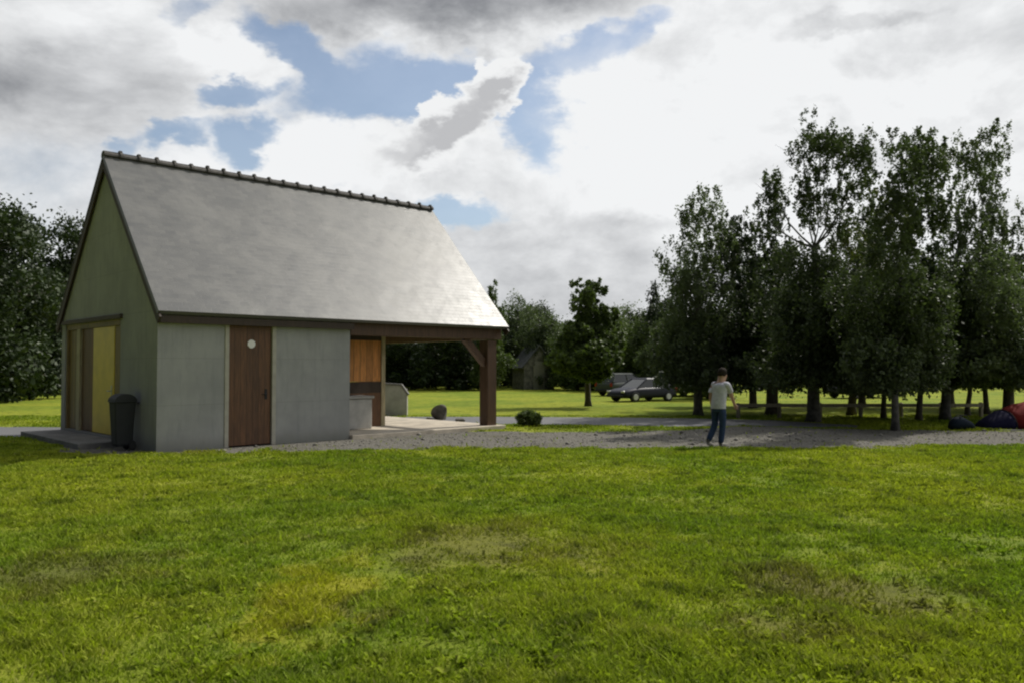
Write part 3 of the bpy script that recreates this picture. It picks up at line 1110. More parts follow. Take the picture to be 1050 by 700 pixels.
strip(Y0, G0, -0.05)
strip(G1, Y1, -0.05)
strip(G0, G1, GZ1)
mb.box(0, T, G0, G1, -0.05, GZ0)
mb.build('gable_wall', M['render'], house)
mb = MB()
mb.box(T, WX, LY - T, LY, -0.05, EAVE - 0.06)
mb.build('rear_wall', M['render'], house)
mb = MB()
ys = [T, MIDY, LY - T]
mb.prism([(WX - T, ys[0], -0.05), (WX - T, ys[2], -0.05)] + [(WX - T, y_, zt(y_)) for y_ in ys[::-1]], (T - 0.003, 0, 0))
mb.build('cross_wall', M['render'], house)

# roof: two slate slopes with thickness, UVs in metres
def slope(name, y_e, y_r, flip):
    x0, x1 = -0.08, 9.14
    th = 0.09
    bm = bmesh.new()
    dirv = Vector((0, y_r - y_e, RIDGE - 2.72))
    L = dirv.length
    dirv.normalize()
    nrm = Vector((0, -dirv.z, dirv.y)) if not flip else Vector((0, dirv.z, dirv.y))
    uvl = bm.loops.layers.uv.new('UVMap')
    nx, ny = 26, 14
    rr = random.Random(4 if flip else 5)
    grid = [[None] * (nx + 1) for _ in range(ny + 1)]
    for j in range(ny + 1):
        for i in range(nx + 1):
            u = x0 + (x1 - x0) * i / nx
            vv = L * j / ny
            p = Vector((u, y_e, 2.72)) + dirv * vv + nrm * (rr.uniform(-0.0016, 0.0016) - 0.025 * math.sin(math.pi * j / ny) * 0.5)
            grid[j][i] = (bm.verts.new(p), (u, vv))
    for j in range(ny):
        for i in range(nx):
            q = [grid[j][i], grid[j][i + 1], grid[j + 1][i + 1], grid[j + 1][i]]
            if flip:
                q = q[::-1]
            fc = bm.faces.new([a[0] for a in q])
            for lp, a in zip(fc.loops, q):
                lp[uvl].uv = a[1]
    # underside and edges
    a, b_, c_, d_ = (grid[0][0][0], grid[0][nx][0], grid[ny][nx][0], grid[ny][0][0])
    rim = [g[0] for g in grid[0]] + [grid[j][nx][0] for j in range(1, ny + 1)] + [grid[ny][i][0] for i in range(nx - 1, -1, -1)] + [grid[j][0][0] for j in range(ny - 1, 0, -1)]
    low = [bm.verts.new(v_.co - nrm * th) for v_ in rim]
    n = len(rim)
    for i in range(n):
        q = (rim[i], low[i], low[(i + 1) % n], rim[(i + 1) % n])
        bm.faces.new(q)
    bm.faces.new(low[::-1])
    bmesh.ops.recalc_face_normals(bm, faces=bm.faces)
    me = bpy.data.meshes.new(name)
    bm.to_mesh(me)
    bm.free()
    me.materials.append(M['slate'])
    o = bpy.data.objects.new(name, me)
    C.objects.link(o)
    return o


roof = slope('roof', -0.25, MIDY - 0.002, False)
roof.parent = house
rs = slope('rear_slope', LY + 0.25, MIDY + 0.002, True)
rs.parent = roof
# crested ridge tiles
mb = MB()
nt = 23
tl = 9.20 / nt
for k in range(nt):
    xa = -0.08 + k * tl
    rings = []
    for (xx, rr_) in ((xa, 0.105), (xa + tl - 0.07, 0.095), (xa + tl - 0.068, 0.125), (xa + tl - 0.002, 0.125)):
        rings.append([(xx, MIDY + rr_ * math.cos(R(a)) * 1.15, RIDGE - 0.035 + rr_ * math.sin(R(a))) for a in range(-25, 206, 21)])
    mb.loft(rings, cap=True)
    mb.box(xa + tl - 0.075, xa + tl + 0.004, MIDY - 0.045, MIDY + 0.045, RIDGE + 0.06, RIDGE + 0.122 + rnd.uniform(-.018, .012), 0.014)
mb.build('ridge_tiles', M['ridge'], roof)
# barge boards on both gables
for x0 in (-0.075, 9.085):
    for (ya, yb) in ((-0.23, MIDY - 0.004), (LY + 0.23, MIDY + 0.004)):
        za, zb = roof_z(ya) - 0.20, roof_z(yb) - 0.20
        mb = MB()
        mb.bar((x0 + 0.02, ya, za), (x0 + 0.02, yb, zb), 0.04, 0.17)
        mb.build('barge_board', M['dark_timber'], roof)
# eaves timber
mb = MB()
mb.box(0.0, WX + 0.02, -0.15, -0.005, EAVE - 0.24, EAVE - 0.10)
mb.build('eaves_board', M['dark_timber'], house)
mb = MB()
mb.box(0.0, WX + 0.02, LY + 0.005, LY + 0.15, EAVE - 0.24, EAVE - 0.10)
mb.build('eaves_board', M['dark_timber'], house)
# timber frame of the open bay
mb = MB()
mb.box(WX + 0.03, 9.12, 0.02, 0.20, 2.38, 2.85, 0.01)
mb.build('front_beam', M['beam'], house)
mb = MB()
mb.box(WX + 0.03, 9.12, LY - 0.20, LY - 0.02, 2.40, 2.85, 0.01)
mb.build('rear_beam', M['beam'], house)
mb = MB()
mb.box(8.80, 9.02, 0.225, LY - 0.225, 2.38, 2.64, 0.01)
mb.build('tie_beam', M['beam'], house)
mb = MB()
for k in range(9):
    xx = WX + 0.15 + k * 0.56
    for sgn in (0, 1):
        ya, yb = (0.10, MIDY - 0.03) if sgn == 0 else (LY - 0.10, MIDY + 0.03)
        mb.bar((xx, ya, roof_z(ya) - 0.21), (xx, yb, roof_z(yb) - 0.21), 0.07, 0.14)
mb.build('rafters', M['beam'], house)
for (px_, py_) in ((8.62, 0.03), (8.62, LY - 0.36)):
    mb = MB()
    mb.box(px_, px_ + 0.33, py_, py_ + 0.33, 0.08, 2.36 if py_ < 1 else 2.40, 0.015)
    mb.build('post', M['beam'], house)
    yb = py_ + 0.165
    mb = MB()
    mb.bar((7.95, yb, 2.40), (8.66, yb, 1.72), 0.14, 0.17)
    mb.build('brace', M['beam'], house)
# floor slab of the bay
mb = MB()
mb.box(WX + 0.005, 9.15, -0.12, LY + 0.1, -0.05, 0.10, 0.012)
mb.build('floor_slab', M['concrete'], house)
# partition with orange panel, dark rail, pale end post
mb = MB()
PY = 1.9
mb.box(WX + 0.003, 6.50, PY, PY + 0.05, 1.27, 2.34)
mb.build('wooden_panel', M['orange_wood'], house)
mb = MB()
mb.box(WX + 0.003, 6.50, PY - 0.02, PY + 0.07, 0.98, 1.265)
mb.build('panel_rail', M['dark_timber'], house)
mb = MB()
mb.box(WX + 0.003, 6.50, PY - 0.02, PY + 0.07, 2.345, 2.62)
mb.build('panel_rail', M['dark_timber'], house)
mb = MB()
mb.box(WX + 0.003, 6.50, PY - 0.01, PY + 0.06, 0.10, 0.977)
mb.build('lower_panel', M['door_red'], house)
mb = MB()
mb.box(6.503, 6.62, PY - 0.04, PY + 0.09, 0.10, 2.62)
mb.build('end_post', M['pale_wood'], house)
mb = MB()
mb.box(4.85, 5.82, 1.28, PY - 0.03, 0.10, 0.86, 0.02)
mb.box(4.80, 5.86, 1.23, PY - 0.03, 0.862, 0.93, 0.015)
mb.build('wash_trough', M['concrete_pale'], house)
mb = MB()
mb.tube([(5.3, PY - 0.03, 1.05), (5.3, PY - 0.16, 1.06), (5.3, PY - 0.17, 1.0)], [0.014, 0.014, 0.012], 8)
mb.build('tap', M['steel'], house)

# front door
mb = MB()
mb.box(D0 - 0.07, D0 + 0.02, -0.022, 0.10, 0.0, DH + 0.06, 0.006)
mb.box(D1 - 0.02, D1 + 0.07, -0.022, 0.10, 0.0, DH + 0.06, 0.006)
mb.box(D0 + 0.022, D1 - 0.022, -0.020, 0.10, DH - 0.02, DH + 0.055, 0.006)
mb.build('door_frame', M['trim'], house)
mb = MB()
mb.box(D0 + 0.024, D1 - 0.024, 0.03, 0.085, 0.03, DH - 0.024, 0.004)
door = mb.build('door', M['door_brown'], house)
mb = MB()
mb.tube([(D1 - 0.14, 0.028, 1.08), (D1 - 0.14, -0.03, 1.08)], [0.012, 0.012], 8)
mb.tube([(D1 - 0.14, -0.03, 1.08), (D1 - 0.26, -0.03, 1.08)], [0.010, 0.009], 8)
mb.build('handle', M['rubber'], door)
mb = MB()
mb.box(D1 - 0.17, D1 - 0.11, 0.022, 0.029, 0.97, 1.19)
mb.build('lock_plate', M['rubber'], door)
mb = MB()
cx, cz = 1.94, 2.13
mb.tube([(cx, 0.029, cz), (cx, 0.018, cz)], [0.088, 0.085], 24)
sg = mb.build('sign', M['white_sign'], door)
# gable opening: doors set back in the wall
mb = MB()
mb.box(0.03, 0.16, G0 + 0.003, G0 + 0.14, GZ0, GZ1 - 0.003)
mb.box(0.03, 0.16, G1 - 0.10, G1 - 0.003, GZ0, GZ1 - 0.003)
mb.box(0.03, 0.16, G0 + 0.143, G1 - 0.103, GZ1 - 0.12, GZ1 - 0.003)
mb.build('opening_frame', M['door_olive'], house)
mb = MB()
mb.box(-0.06, 0.05, G0 - 0.12, G1 + 0.10, GZ1 + 0.005, GZ1 + 0.10, 0.008)
mb.build('lintel', M['dark_timber'], house)
mb = MB()
mb.box(0.06, 0.12, 2.62, 4.02, GZ0 + 0.02, GZ1 - 0.125, 0.005)
yd = mb.build('yellow_door', M['yellow'], house)
yd['label'] = 'yellow painted door leaf'
mb = MB()
mb.box(0.048, 0.058, 2.72, 2.77, 1.05, 1.25)
mb.tube([(0.055, 2.745, 1.13), (0.0, 2.745, 1.13), (0.0, 2.86, 1.13)], [0.011, 0.011, 0.010], 8)
mb.build('handle', M['steel'], yd)
mb = MB()
mb.box(0.07, 0.12, G0 + 0.143, 2.60, GZ0 + 0.02, GZ1 - 0.125, 0.004)
mb.build('side_panel', M['door_olive'], house)
mb = MB()
mb.box(0.075, 0.125, 4.04, 4.86, GZ0 + 0.02, GZ1 - 0.125, 0.004)
mb.build('brown_door', M['door_red'], house)
mb = MB()
mb.box(0.02, 0.15, 4.88, 5.12, GZ0, GZ1 - 0.123, 0.008)
mb.build('mullion', M['pale_wood'], house)
mb = MB()
mb.box(0.08, 0.125, 5.14, G1 - 0.103, GZ0 + 0.02, GZ1 - 0.125, 0.004)
mb.build('brown_door', M['door_olive'], house)
mb = MB()
mb.box(-0.9, -0.003, 1.7, 6.1, -0.05, 0.12, 0.01)
mb.build('door_step', M['concrete_dark'], house)

# ------------------------------------------------------------------ wheelie bin by the gable
bp = hw(-0.30, 0.98)
binr = empty('wheelie_bin', bp, E1A - R(90))
binr.scale = (0.68, 0.68, 1.0)
tag(binr, 'dark plastic wheelie bin with rounded lid beside the yellow door', 'bin')
mb = MB()
rings = []
for z_, s_ in ((0.10, 0.40), (0.14, 0.44), (0.55, 0.49), (0.93, 0.55), (0.96, 0.58)):
    a = s_ / 2
    c_ = 0.05
    ring = []
    for (sx, sy) in ((1, 1), (-1, 1), (-1, -1), (1, -1)):
        for q in range(4):
            ang = {(1, 1): 0, (-1, 1): 90, (-1, -1): 180, (1, -1): 270}[(sx, sy)] + 30 * q
            ring.append((sx * (a - c_) + c_ * math.cos(R(ang)), sy * (a - c_) * 1.1 + c_ * math.sin(R(ang)), z_))
    rings.append(ring)
mb.loft(rings)
mb.build('body', M['bin'], binr)
mb = MB()
rings = []
for k in range(9):
    a = R(180 * k / 8)
    rings.append([(x_, 0.32 * math.cos(a), 0.965 + 0.16 * math.sin(a)) for x_ in (-0.30, 0.30)])
mb.loft([[r_[0] for r_ in rings], [r_[1] for r_ in rings]])
mb.build('lid', M['bin'], binr)
mb = MB()
mb.tube([(-0.22, 0.33, 0.93), (-0.22, 0.40, 0.94), (0.22, 0.40, 0.94), (0.22, 0.33, 0.93)], [0.016] * 4, 8)
mb.build('handle', M['bin'], binr)
for sx in (-1, 1):
    mb = MB()
    mb.tube([(sx * 0.24, 0.21, 0.10), (sx * 0.29, 0.21, 0.10)], [0.10, 0.10], 18)
    mb.build('wheel', M['rubber'], binr)

# ------------------------------------------------------------------ stones, shrub, wall end, bollard
def rock(name, label, loc, sx, sy, sz, m, seed, cat='stone'):
    bm = bmesh.new()
    bmesh.ops.create_icosphere(bm, subdivisions=3, radius=1)
    rr = random.Random(seed)
    planes = [(Vector((rr.gauss(0, 1), rr.gauss(0, 1), rr.gauss(0, 0.7))).normalized(), rr.uniform(0.48, 0.80)) for _ in range(12)]
    for v_ in bm.verts:
        for n_, d_ in planes:
            e_ = v_.co.dot(n_) - d_
            if e_ > 0:
                v_.co -= n_ * e_ * 0.92
        v_.co += v_.co * rr.uniform(-0.025, 0.025)
        v_.co = Vector((v_.co.x * sx, v_.co.y * sy, (v_.co.z + 0.72) * sz))
    me = bpy.data.meshes.new(name)
    bm.to_mesh(me)
    bm.free()
    me.materials.append(m)
    o = bpy.data.objects.new(name, me)
    o.location = loc
    C.objects.link(o)
    tag(o, label, cat)
    return o


rock('boulder', 'dark grey boulder standing at the road edge beyond the open bay', ground(451.5, 430), 0.30, 0.26, 0.30, M['stone'], 3)
rock('flat_stone', 'low flat stone between the boulder and the corner post', ground(472, 432.5), 0.22, 0.16, 0.09, M['stone'], 5)
rock('flat_stone', 'thin stone lying at the left foot of the boulder', ground(441, 430.5), 0.16, 0.14, 0.06, M['stone'], 8)

g = ground(542, 436)
lob = [(0, 0, 0.22, 0.30, 0.28, 0.22), (-0.15, 0.05, 0.2, 0.18, 0.2, 0.18), (0.17, -0.04, 0.2, 0.18, 0.2, 0.17)]
sr = empty('low_shrub', g)
tag(sr, 'low round dark shrub at the road edge right of the corner post', 'shrub')
v, f = leaf_cloud(lob, 7000, 0.034, np.random.default_rng(9), 0.0, 0.6)
v[:, 2] = np.maximum(v[:, 2], 0.01)
np_mesh('foliage', v, f, M['leaf_mid'], sr)
mb = MB()
for k in range(5):
    a = k * 1.3
    mb.tube([(0, 0, -0.02), (0.08 * math.cos(a), 0.08 * math.sin(a), 0.12), (0.2 * math.cos(a), 0.2 * math.sin(a), 0.3)], [0.014, 0.01, 0.005], 6)
mb.build('stem', M['bark'], sr)

gw = ground(407, 426)
k = gw.y / FPX
wl = empty('low_wall', gw)
tag(wl, 'short pale concrete wall with sloping top beyond the orange panel', 'wall')
mb = MB()
mb.prism([(-0.55, 0, -0.05), (0.34, 0, -0.05), (0.34, 0, 0.72), (0.12, 0, 1.02), (-0.55, 0, 1.06)], (0, 0.22, 0))
mb.build('wall_body', M['concrete_pale'], wl)
mb = MB()
mb.prism([(-0.57, -0.02, 1.063), (0.13, -0.02, 1.023), (0.37, -0.02, 0.70), (0.40, -0.02, 0.74), (0.15, -0.02, 1.08), (-0.57, -0.02, 1.12)], (0, 0.26, 0))
mb.build('coping', M['concrete_dark'], wl)

gb = ground(415.5, 409)
bo = empty('bollard', gb)
tag(bo, 'short dark wooden bollard on the lawn beyond the low pale wall', 'bollard')
mb = MB()
mb.tube([(0, 0, -0.05), (0, 0, 0.5), (0, 0, 0.56)], [0.13, 0.13, 0.09], 12)
mb.build('shaft', M['dark_timber'], bo)

# small stone hut at the edge of the wood
gh = Vector((gx(546, 62), 62, 0))
hut = empty('stone_hut', gh, R(18))
tag(hut, 'small grey stone hut with steep roof at the edge of the wood', 'hut')
mb = MB()
mb.box(-1.15, 1.15, -1.4, 1.4, -0.05, 1.7)
mb.prism([(-1.15, -1.4, 1.7), (1.15, -1.4, 1.7), (0, -1.4, 3.15)], (0, 2.8, 0))
mb.build('wall', simple('hut_stone', (0.20, 0.19, 0.155), 0.9, 0.4, 3.5, bumpy=0.6), hut)
mb = MB()
for s_ in (-1, 1):
    a_ = Vector((s_ * 1.32, 0, 1.52))
    b_ = Vector((0, 0, 3.2))
    mb.prism([(a_.x, -1.55, a_.z), (b_.x, -1.55, b_.z), (b_.x, -1.55, b_.z + 0.1), (a_.x + s_ * 0.04, -1.55, a_.z + 0.08)], (0, 3.1, 0))
mb.build('roof', simple('hut_slate', (0.11, 0.115, 0.105), 0.8, 0.3, 4, bumpy=0.4), hut)
mb = MB()
mb.box(-0.42, 0.42, -1.46, -1.403, 0.0, 1.75)
mb.box(-0.3, 0.3, -1.45, -1.403, 1.753, 2.05)
dr = mb.build('door', M['trim'], hut)
dr['label'] = 'pale painted door'

# ------------------------------------------------------------------ low rail barrier in front of the grove
fa, fb = ground(758, 428.5), ground(1008, 427.5)
fence = empty('rail_fence', fa)
tag(fence, 'low weathered wooden rail fence running along the grove behind the road', 'fence')
dv = (fb - fa)
mb = MB()
mb.bar(Vector((0, 0, 0.42)), dv + Vector((0, 0, 0.40)), 0.11, 0.11)
mb.build('rail', M['rail_wood'], fence)
for k in range(7):
    p = dv * (k / 6.0)
    mb = MB()
    mb.tube([p + Vector((0, 0.12, -0.05)), p + Vector((0, 0.12, 0.46)), p + Vector((0, 0.12, 0.49))], [0.065, 0.065, 0.045], 10)
    mb.build('post', M['rail_wood'], fence)

# ------------------------------------------------------------------ parked cars
def smooth_box_rings(sections):
    return sections


def make_car(label, paint, loc, rz, estate=False):
    root = empty('parked_car', loc, rz)
    tag(root, label, 'car', 'cars parked on the lawn beyond the road')
    L, W, H = 4.0, 1.66, 1.44
    # lower body: cross-sections along x (front = +x)
    def ring(x, hw_, z0, z1, r_=0.10):
        return [(x, -hw_ + r_, z0), (x, hw_ - r_, z0), (x, hw_, z0 + r_), (x, hw_, (z0 + z1) / 2), (x, hw_ * 0.97, z1 - r_), (x, hw_ * 0.88, z1),
                (x, -hw_ * 0.88, z1), (x, -hw_ * 0.97, z1 - r_), (x, -hw_, (z0 + z1) / 2), (x, -hw_, z0 + r_)]
    sec = [(-2.0, 0.70, 0.34, 0.74), (-1.93, 0.78, 0.24, 0.88), (-1.5, 0.82, 0.20, 0.92), (-0.6, 0.83, 0.19, 0.92), (0.5, 0.83, 0.19, 0.91), (0.95, 0.83, 0.19, 0.89), (1.5, 0.81, 0.20, 0.81), (1.88, 0.76, 0.24, 0.70), (2.0, 0.66, 0.30, 0.58)]
    mb = MB()
    mb.loft([ring(*s_) for s_ in sec])
    mb.build('body', paint, root, smooth=True, subsurf=1)
    # glasshouse
    def cab(x, hw_, z):
        return [(x, -hw_, z), (x, hw_, z)]
    xr = -1.85 if estate else -1.72
    lo = [(xr, -0.72, 0.88), (0.98, -0.74, 0.86), (0.98, 0.74, 0.86), (xr, 0.72, 0.88)]
    hi_ = [(xr + 0.30, -0.57, 1.37), (0.18, -0.57, 1.39), (0.18, 0.57, 1.39), (xr + 0.30, 0.57, 1.37)]
    mb = MB()
    mb.loft([lo, hi_])
    mb.build('windows', M['glass'], root)
    mb = MB()
    x0, x1 = xr + 0.27, 0.22
    mb.loft([[(x0, -0.60, 1.365), (x1, -0.60, 1.385), (x1, 0.60, 1.385), (x0, 0.60, 1.365)],
             [(x0 + 0.06, -0.53, 1.43), (x1 - 0.12, -0.53, 1.445), (x1 - 0.12, 0.53, 1.445), (x0 + 0.06, 0.53, 1.43)]])
    for s_ in (-1, 1):
        mb.bar((0.20, s_ * 0.585, 1.38), (0.96, s_ * 0.735, 0.88), 0.06, 0.06)
        mb.bar((xr + 0.30, s_ * 0.575, 1.37), (xr, s_ * 0.725, 0.88), 0.11, 0.09)
        mb.bar((-0.45, s_ * 0.585, 1.38), (-0.45, s_ * 0.735, 0.90), 0.07, 0.05)
    mb.build('roof', paint, root)
    for sx in (-1.23, 1.22):
        for sy in (-1, 1):
            mb = MB()
            mb.tube([(sx, sy * 0.66, 0.30), (sx, sy * 0.68, 0.30), (sx, sy * 0.84, 0.30), (sx, sy * 0.855, 0.30)], [0.25, 0.30, 0.30, 0.26], 20)
            wh = mb.build('wheel', M['rubber'], root)
            mb = MB()
            mb.tube([(sx, sy * 0.852, 0.30), (sx, sy * 0.866, 0.30)], [0.19, 0.17], 16)
            mb.build('hubcap', M['steel'], wh)
    for sy in (-1, 1):
        mb = MB()
        mb.box(1.86, 1.965, sy * 0.58 - 0.13, sy * 0.58 + 0.13, 0.55, 0.69, 0.03)
        mb.build('headlight', M['lamp'], root)
        mb = MB()
        mb.box(-2.0, -1.9, sy * 0.66 - 0.08, sy * 0.66 + 0.08, 0.60, 0.84, 0.02)
        mb.build('tail_light', M['tail_lamp'], root)
    for (xa, xb) in ((1.93, 2.03), (-2.04, -1.94)):
        mb = MB()
        mb.box(xa, xb, -0.68, 0.68, 0.29, 0.44, 0.03)
        mb.build('bumper', M['rubber'], root)
    return root


navy = simple('navy_paint', (0.009, 0.010, 0.024), 0.5, 0.05, 3, spec=0.3)
silver = simple('silver_paint', (0.34, 0.36, 0.35), 0.3, 0.05, 3, metal=0.4)
grey = simple('grey_paint', (0.075, 0.085, 0.08), 0.75, 0.05, 3, spec=0.15)
white = simple('white_paint', (0.62, 0.60, 0.54), 0.3, 0.05, 3)
black = simple('charcoal_paint', (0.014, 0.016, 0.016), 0.45, 0.05, 3, spec=0.3)
make_car('dark blue car parked right of the single lawn tree', navy, (gx(658, 40), 40, 0), R(214)).scale = (0.88, 0.88, 0.78)
make_car('grey estate car parked behind the dark blue car', grey, (gx(640, 48), 48, 0), R(40), True).scale = (0.9, 0.9, 0.9)
make_car('white car parked just right of the dark blue car', white, (gx(694, 47), 47, 0), R(60))
make_car('silver car half hidden by the left side of the walking person', silver, (gx(722, 47), 47, 0), R(60))
make_car('charcoal car with glinting windscreen under the grove', black, (gx(884, 44), 44, 0), R(200))

# ------------------------------------------------------------------ tent and bag at the right edge
gt = ground(1050, 438.5)
tent = empty('dome_tent', gt, R(4))
tag(tent, 'low red tent with a dark blue end, cut by the right picture edge', 'tent')
red = fabric('red_nylon', (0.15, 0.014, 0.011), 0.9)
blue = fabric('blue_nylon', (0.011, 0.010, 0.034), 0.9)
mb = MB()
rings = []
for k in range(13):
    f = k / 12
    x_ = -0.62 + 2.0 * f
    hgt = 0.48 + 0.27 * math.sin(math.pi * min(1, f * 1.0) * 0.95 + 0.05) - 0.02 * (k % 3 == 1)
    wd = 0.62 + 0.25 * math.sin(math.pi * f)
    rings.append([(x_, wd * math.cos(R(a)), hgt * math.sin(R(a)) ** 0.9) for a in range(0, 181, 15)])
mb.loft(rings)
mb.build('canopy', red, tent, smooth=True)
mb = MB()
rings = []
for k in range(7):
    f = k / 6
    x_ = -1.24 + 0.615 * f
    hgt = 0.06 + 0.43 * f ** 0.6
    wd = 0.30 + 0.33 * f ** 0.7
    rings.append([(x_, wd * math.cos(R(a)), hgt * math.sin(R(a)) ** 0.9) for a in range(0, 181, 15)])
mb.loft(rings)
mb.build('porch', blue, tent, smooth=True)
mb = MB()
mb.box(-1.3, 1.45, -0.9, 0.9, 0.009, 0.02)
mb.build('groundsheet', M['bin'], tent)
mb = MB()
for xx in (-0.62, 0.35):
    hgt, wd = (0.50, 0.64) if xx < 0 else (0.765, 0.885)
    mb.tube([(xx, wd * math.cos(R(a)), hgt * math.sin(R(a)) ** 0.9 + 0.004) for a in range(0, 181, 15)], [0.009] * 13, 6)
mb.build('pole', M['rubber'], tent)

gbg = ground(986, 440.5)
bag = empty('holdall_bag', gbg, R(12))
tag(bag, 'slumped dark blue bag on the grass left of the tent', 'bag')
nav = fabric('navy_canvas', (0.014, 0.022, 0.035), 0.8)
mb = MB()
rings = []
for k in range(9):
    f = k / 8
    x_ = -0.34 + 0.68 * f
    s_ = 0.5 + 0.5 * math.sin(math.pi * f) ** 0.5
    rings.append([(x_, 0.2 * s_ * math.cos(R(a)), 0.02 + (0.15 + 0.03 * math.sin(5 * f)) * s_ * (1 + math.sin(R(a)))) for a in range(0, 360, 30)])
mb.loft(rings)
mb.build('body', nav, bag, smooth=True)
for sy in (-1, 1):
    mb = MB()
    mb.tube([(-0.13, sy * 0.12, 0.31), (-0.09, sy * 0.07, 0.39), (0.09, sy * 0.07, 0.39), (0.13, sy * 0.12, 0.31)], [0.013] * 4, 6)
    mb.build('strap', M['rubber'], bag)

# ------------------------------------------------------------------ the walking person
def skin(name, joints, bones, m, parent, lvl=2, square=None, root=0):
    me = bpy.data.meshes.new(name)
    me.from_pydata([j[0] for j in joints], bones, [])
    o = bpy.data.objects.new(name, me)
    C.objects.link(o)
    md = o.modifiers.new('skin', 'SKIN')
    md.use_smooth_shade = True
    if not me.skin_vertices:
        me.skin_vertices.new()
    lay = me.skin_vertices[0].data
    for i, j in enumerate(joints):
        r_ = j[1] if isinstance(j[1], tuple) else (j[1], j[1])
        lay[i].radius = (r_[0] * 1.12, r_[1] * 1.12)
        lay[i].use_root = (i == root)
    sb = o.modifiers.new('sub', 'SUBSURF')
    sb.levels = sb.render_levels = lvl
    dg = bpy.context.evaluated_depsgraph_get()
    dg.update()
    me2 = bpy.data.meshes.new_from_object(o.evaluated_get(dg))
    me2.name = name
    bpy.data.objects.remove(o)
    me2.materials.clear()
    me2.materials.append(m)
    for p_ in me2.polygons:
        p_.use_smooth = True
    q = bpy.data.objects.new(name, me2)
    C.objects.link(q)
    q.parent = parent
    return q


skin_m = simple('skin', (0.40, 0.235, 0.165), 0.55, 0.08, 9)
shirt_m = fabric('grey_shirt', (0.50, 0.495, 0.55))
jeans_m = fabric('blue_denim', (0.032, 0.052, 0.105))
hair_m = simple('dark_hair', (0.022, 0.016, 0.012), 0.9, 0.3, 40, spec=0.15, bumpy=0.5)
shoe_m = fabric('pale_shoe', (0.33, 0.31, 0.27), 0.7)
gp = ground(734, 457.5)
gp.z = 0.006
person = empty('person', gp)
tag(person, 'person in pale grey T-shirt and dark jeans walking across the gravel', 'person')
# image frame: x right, y away, z up; facing right and away
Hp = Vector((0.06, 0.0, 0.84))
Wst = Vector((0.075, 0.01, 1.00))
Ch = Vector((0.10, 0.02, 1.20))
Nk = Vector((0.125, 0.035, 1.335))
Hd0 = Vector((0.15, 0.05, 1.41))
Hd1 = Vector((0.165, 0.06, 1.52))
fdir = Vector((0.72, 0.69, 0)).normalized()
rdir = Vector((0.69, -0.72, 0)).normalized()
RS, LS = Ch + rdir * 0.165 + Vector((0.01, 0, 0.085)), Ch - rdir * 0.165 + Vector((0, 0, 0.085))
RE, RH = Vector((0.335, 0.02, 1.06)), Vector((0.43, 0.12, 0.86))
LE, LH = Vector((-0.07, 0.12, 1.02)), Vector((-0.02, 0.22, 0.82))
RHip, LHip = Hp + rdir * 0.085 - Vector((0, 0, 0.05)), Hp - rdir * 0.085 - Vector((0, 0, 0.05))
RK, RA = Vector((0.135, -0.06, 0.45)), Vector((0.085, -0.06, 0.09))
LK, LA = Vector((0.02, 0.09, 0.44)), Vector((-0.16, 0.02, 0.13))
J = [(Hp, (0.10, 0.075)), (Wst, (0.095, 0.07)), (Ch, (0.085, 0.065)), (Nk, 0.05), (Hd0, 0.072), (Hd1, 0.085), (Hd1 + Vector((0.01, 0.01, 0.055)), 0.06),
     (RS, 0.040), (RE, 0.038), (RH, 0.027), (LS, 0.040), (LE, 0.038), (LH, 0.027),
     (RHip, 0.066), (RK, 0.052), (RA, 0.038), (LHip, 0.066), (LK, 0.052), (LA, 0.038),
     (Hd0 + fdir * 0.088 + Vector((0, 0, 0.045)), 0.014)]
Bn = [(0, 1), (1, 2), (2, 3), (3, 4), (4, 5), (5, 6), (2, 7), (7, 8), (8, 9), (2, 10), (10, 11), (11, 12), (0, 13), (13, 14), (14, 15), (0, 16), (16, 17), (17, 18), (4, 19)]


def add_hand(wrist, elbow, sgn):
    """palm, four curled fingers and a thumb, joined to the wrist"""
    wi = [i for i, j in enumerate(J) if j[0] is wrist][0]
    d = (wrist - elbow).normalized()
    side = d.cross(Vector((0.3, 0.6, 0.2))).normalized()
    nrm = side.cross(d) * sgn
    palm = len(J)
    J.append((wrist + d * 0.055, (0.034, 0.020)))
    Bn.append((wi, palm))
    for k, ln in enumerate((0.060, 0.070, 0.066, 0.050)):
        b0 = wrist + d * 0.09 + side * (0.026 - 0.0175 * k)
        i = len(J)
        J.append((b0, 0.0095))
        J.append((b0 + d * ln * 0.5 + nrm * 0.012, 0.0085))
        J.append((b0 + d * ln * 0.82 + nrm * 0.035, 0.007))
        Bn.extend([(palm, i), (i, i + 1), (i + 1, i + 2)])
    i = len(J)
    b0 = wrist + d * 0.035 + side * 0.036
    J.append((b0, 0.011))
    J.append((b0 + d * 0.035 + side * 0.018 + nrm * 0.012, 0.0095))
    Bn.extend([(palm, i), (i, i + 1)])


add_hand(RH, RE, 1)
add_hand(LH, LE, -1)
skin('body', J, Bn, skin_m, person, 2)
# clothes
def ring_at(c_, hw_, hd_, tilt=0.0, n=18):
    return [c_ + rdir * (hw_ * math.cos(2 * math.pi * k / n)) + fdir * (hd_ * math.sin(2 * math.pi * k / n)) + Vector((0, 0, tilt * math.cos(2 * math.pi * k / n) ** 2)) for k in range(n)]


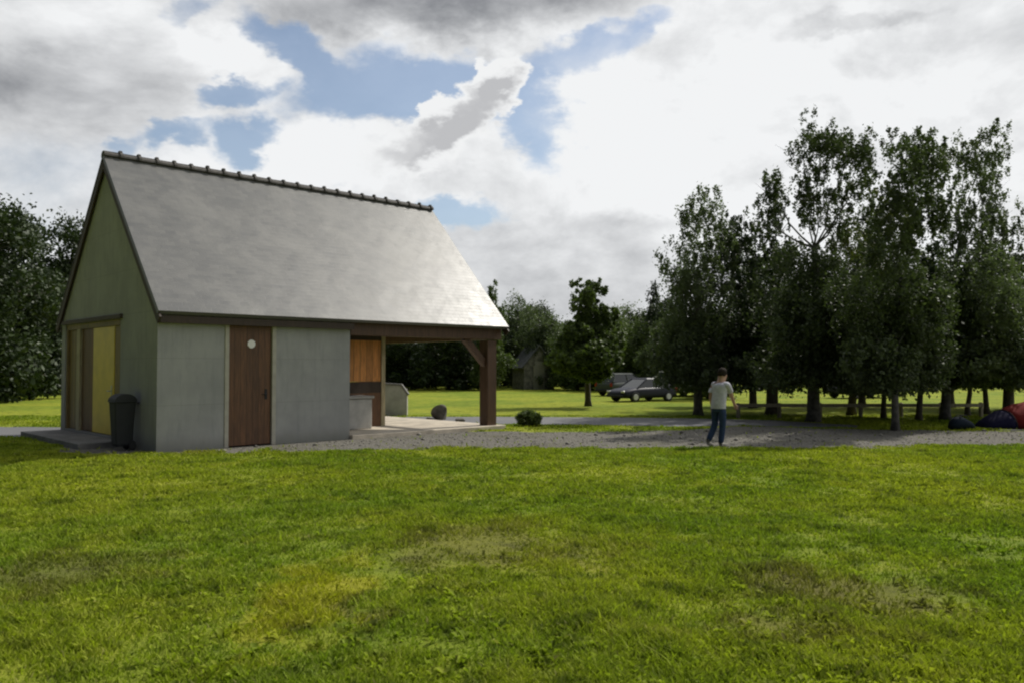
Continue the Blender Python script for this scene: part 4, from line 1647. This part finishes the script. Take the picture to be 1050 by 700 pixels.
mb = MB()
Z = Vector((0, 0, 1))
mb.loft([ring_at(Hp - Z * 0.055, 0.165, 0.125), ring_at(Hp + Z * 0.02, 0.170, 0.128), ring_at(Wst, 0.160, 0.118), ring_at(Ch - Z * 0.07, 0.172, 0.122), ring_at(Ch + Z * 0.03, 0.188, 0.122),
         ring_at(Ch + Z * 0.105, 0.178, 0.100, -0.02), ring_at(Nk - Z * 0.025, 0.105, 0.075, -0.012), ring_at(Nk + Z * 0.005, 0.064, 0.062)], cap=False)
for (a_, b_) in ((RS, RE), (LS, LE)):
    inn = a_.lerp(Ch + Z * 0.07, 0.35)
    d_ = (b_ - a_).normalized()
    mb.tube([inn, a_ - Z * 0.002, a_.lerp(b_, 0.3), a_.lerp(b_, 0.68)], [0.066, 0.078, 0.070, 0.070], 12, cap=False)
mb.build('t_shirt', shirt_m, person, smooth=True, subsurf=1)
mb = MB()
mb.loft([ring_at(Hp + Z * 0.04, 0.152, 0.112), ring_at(Hp - Z * 0.03, 0.160, 0.120), ring_at(Hp - Z * 0.10, 0.158, 0.118), ring_at(Hp - Z * 0.14, 0.13, 0.10)])
for (h_, k_, a_) in ((RHip, RK, RA), (LHip, LK, LA)):
    mb.tube([h_ - Z * 0.0, h_.lerp(k_, 0.25), k_, k_.lerp(a_, 0.5), a_ - Z * 0.045], [0.085, 0.086, 0.070, 0.066, 0.064], 14)
mb.build('trousers', jeans_m, person, smooth=True, subsurf=1)
bm = bmesh.new()
bmesh.ops.create_icosphere(bm, subdivisions=3, radius=1)
hc = Hd1 + Vector((-0.004, -0.004, 0.0))
for v_ in list(bm.verts):
    d_ = v_.co.copy()
    if d_.dot(fdir) > 0.35 and d_.z < 0.45 or d_.z < -0.62 + 0.0 * d_.x:
        bm.verts.remove(v_)
        continue
    lump = 0.006 * math.sin(9 * d_.x + 4 * d_.z) + 0.005 * math.sin(11 * d_.y - 3)
    v_.co = hc + rdir * (d_.dot(rdir) * (0.094 + lump)) + fdir * (d_.dot(fdir) * (0.112 + lump)) + Z * (d_.z * (0.118 + lump))
me = bpy.data.meshes.new('hair')
bm.to_mesh(me)
bm.free()
for p_ in me.polygons:
    p_.use_smooth = True
me.materials.append(hair_m)
ho = bpy.data.objects.new('hair', me)
C.objects.link(ho)
ho.parent = person
sd_ = ho.modifiers.new('thick', 'SOLIDIFY')
sd_.thickness = 0.012
for (an, dr_, up) in ((RA, Vector((0.85, 0.5, 0)), 0.0), (LA, Vector((0.75, 0.45, -0.35)), 0.03)):
    dr_ = dr_.normalized()
    z_ = Vector((0, 0, -an.z + 0.042 + up))
    sj2 = [(an + z_ - dr_ * 0.05, (0.04, 0.042)), (an + z_ + dr_ * 0.05, (0.045, 0.040)), (an + z_ + dr_ * 0.15, (0.042, 0.030)), (an + Vector((0, 0, -0.02)), 0.042)]
    skin('shoe', sj2, [(0, 1), (1, 2), (0, 3)], shoe_m, person, 2)
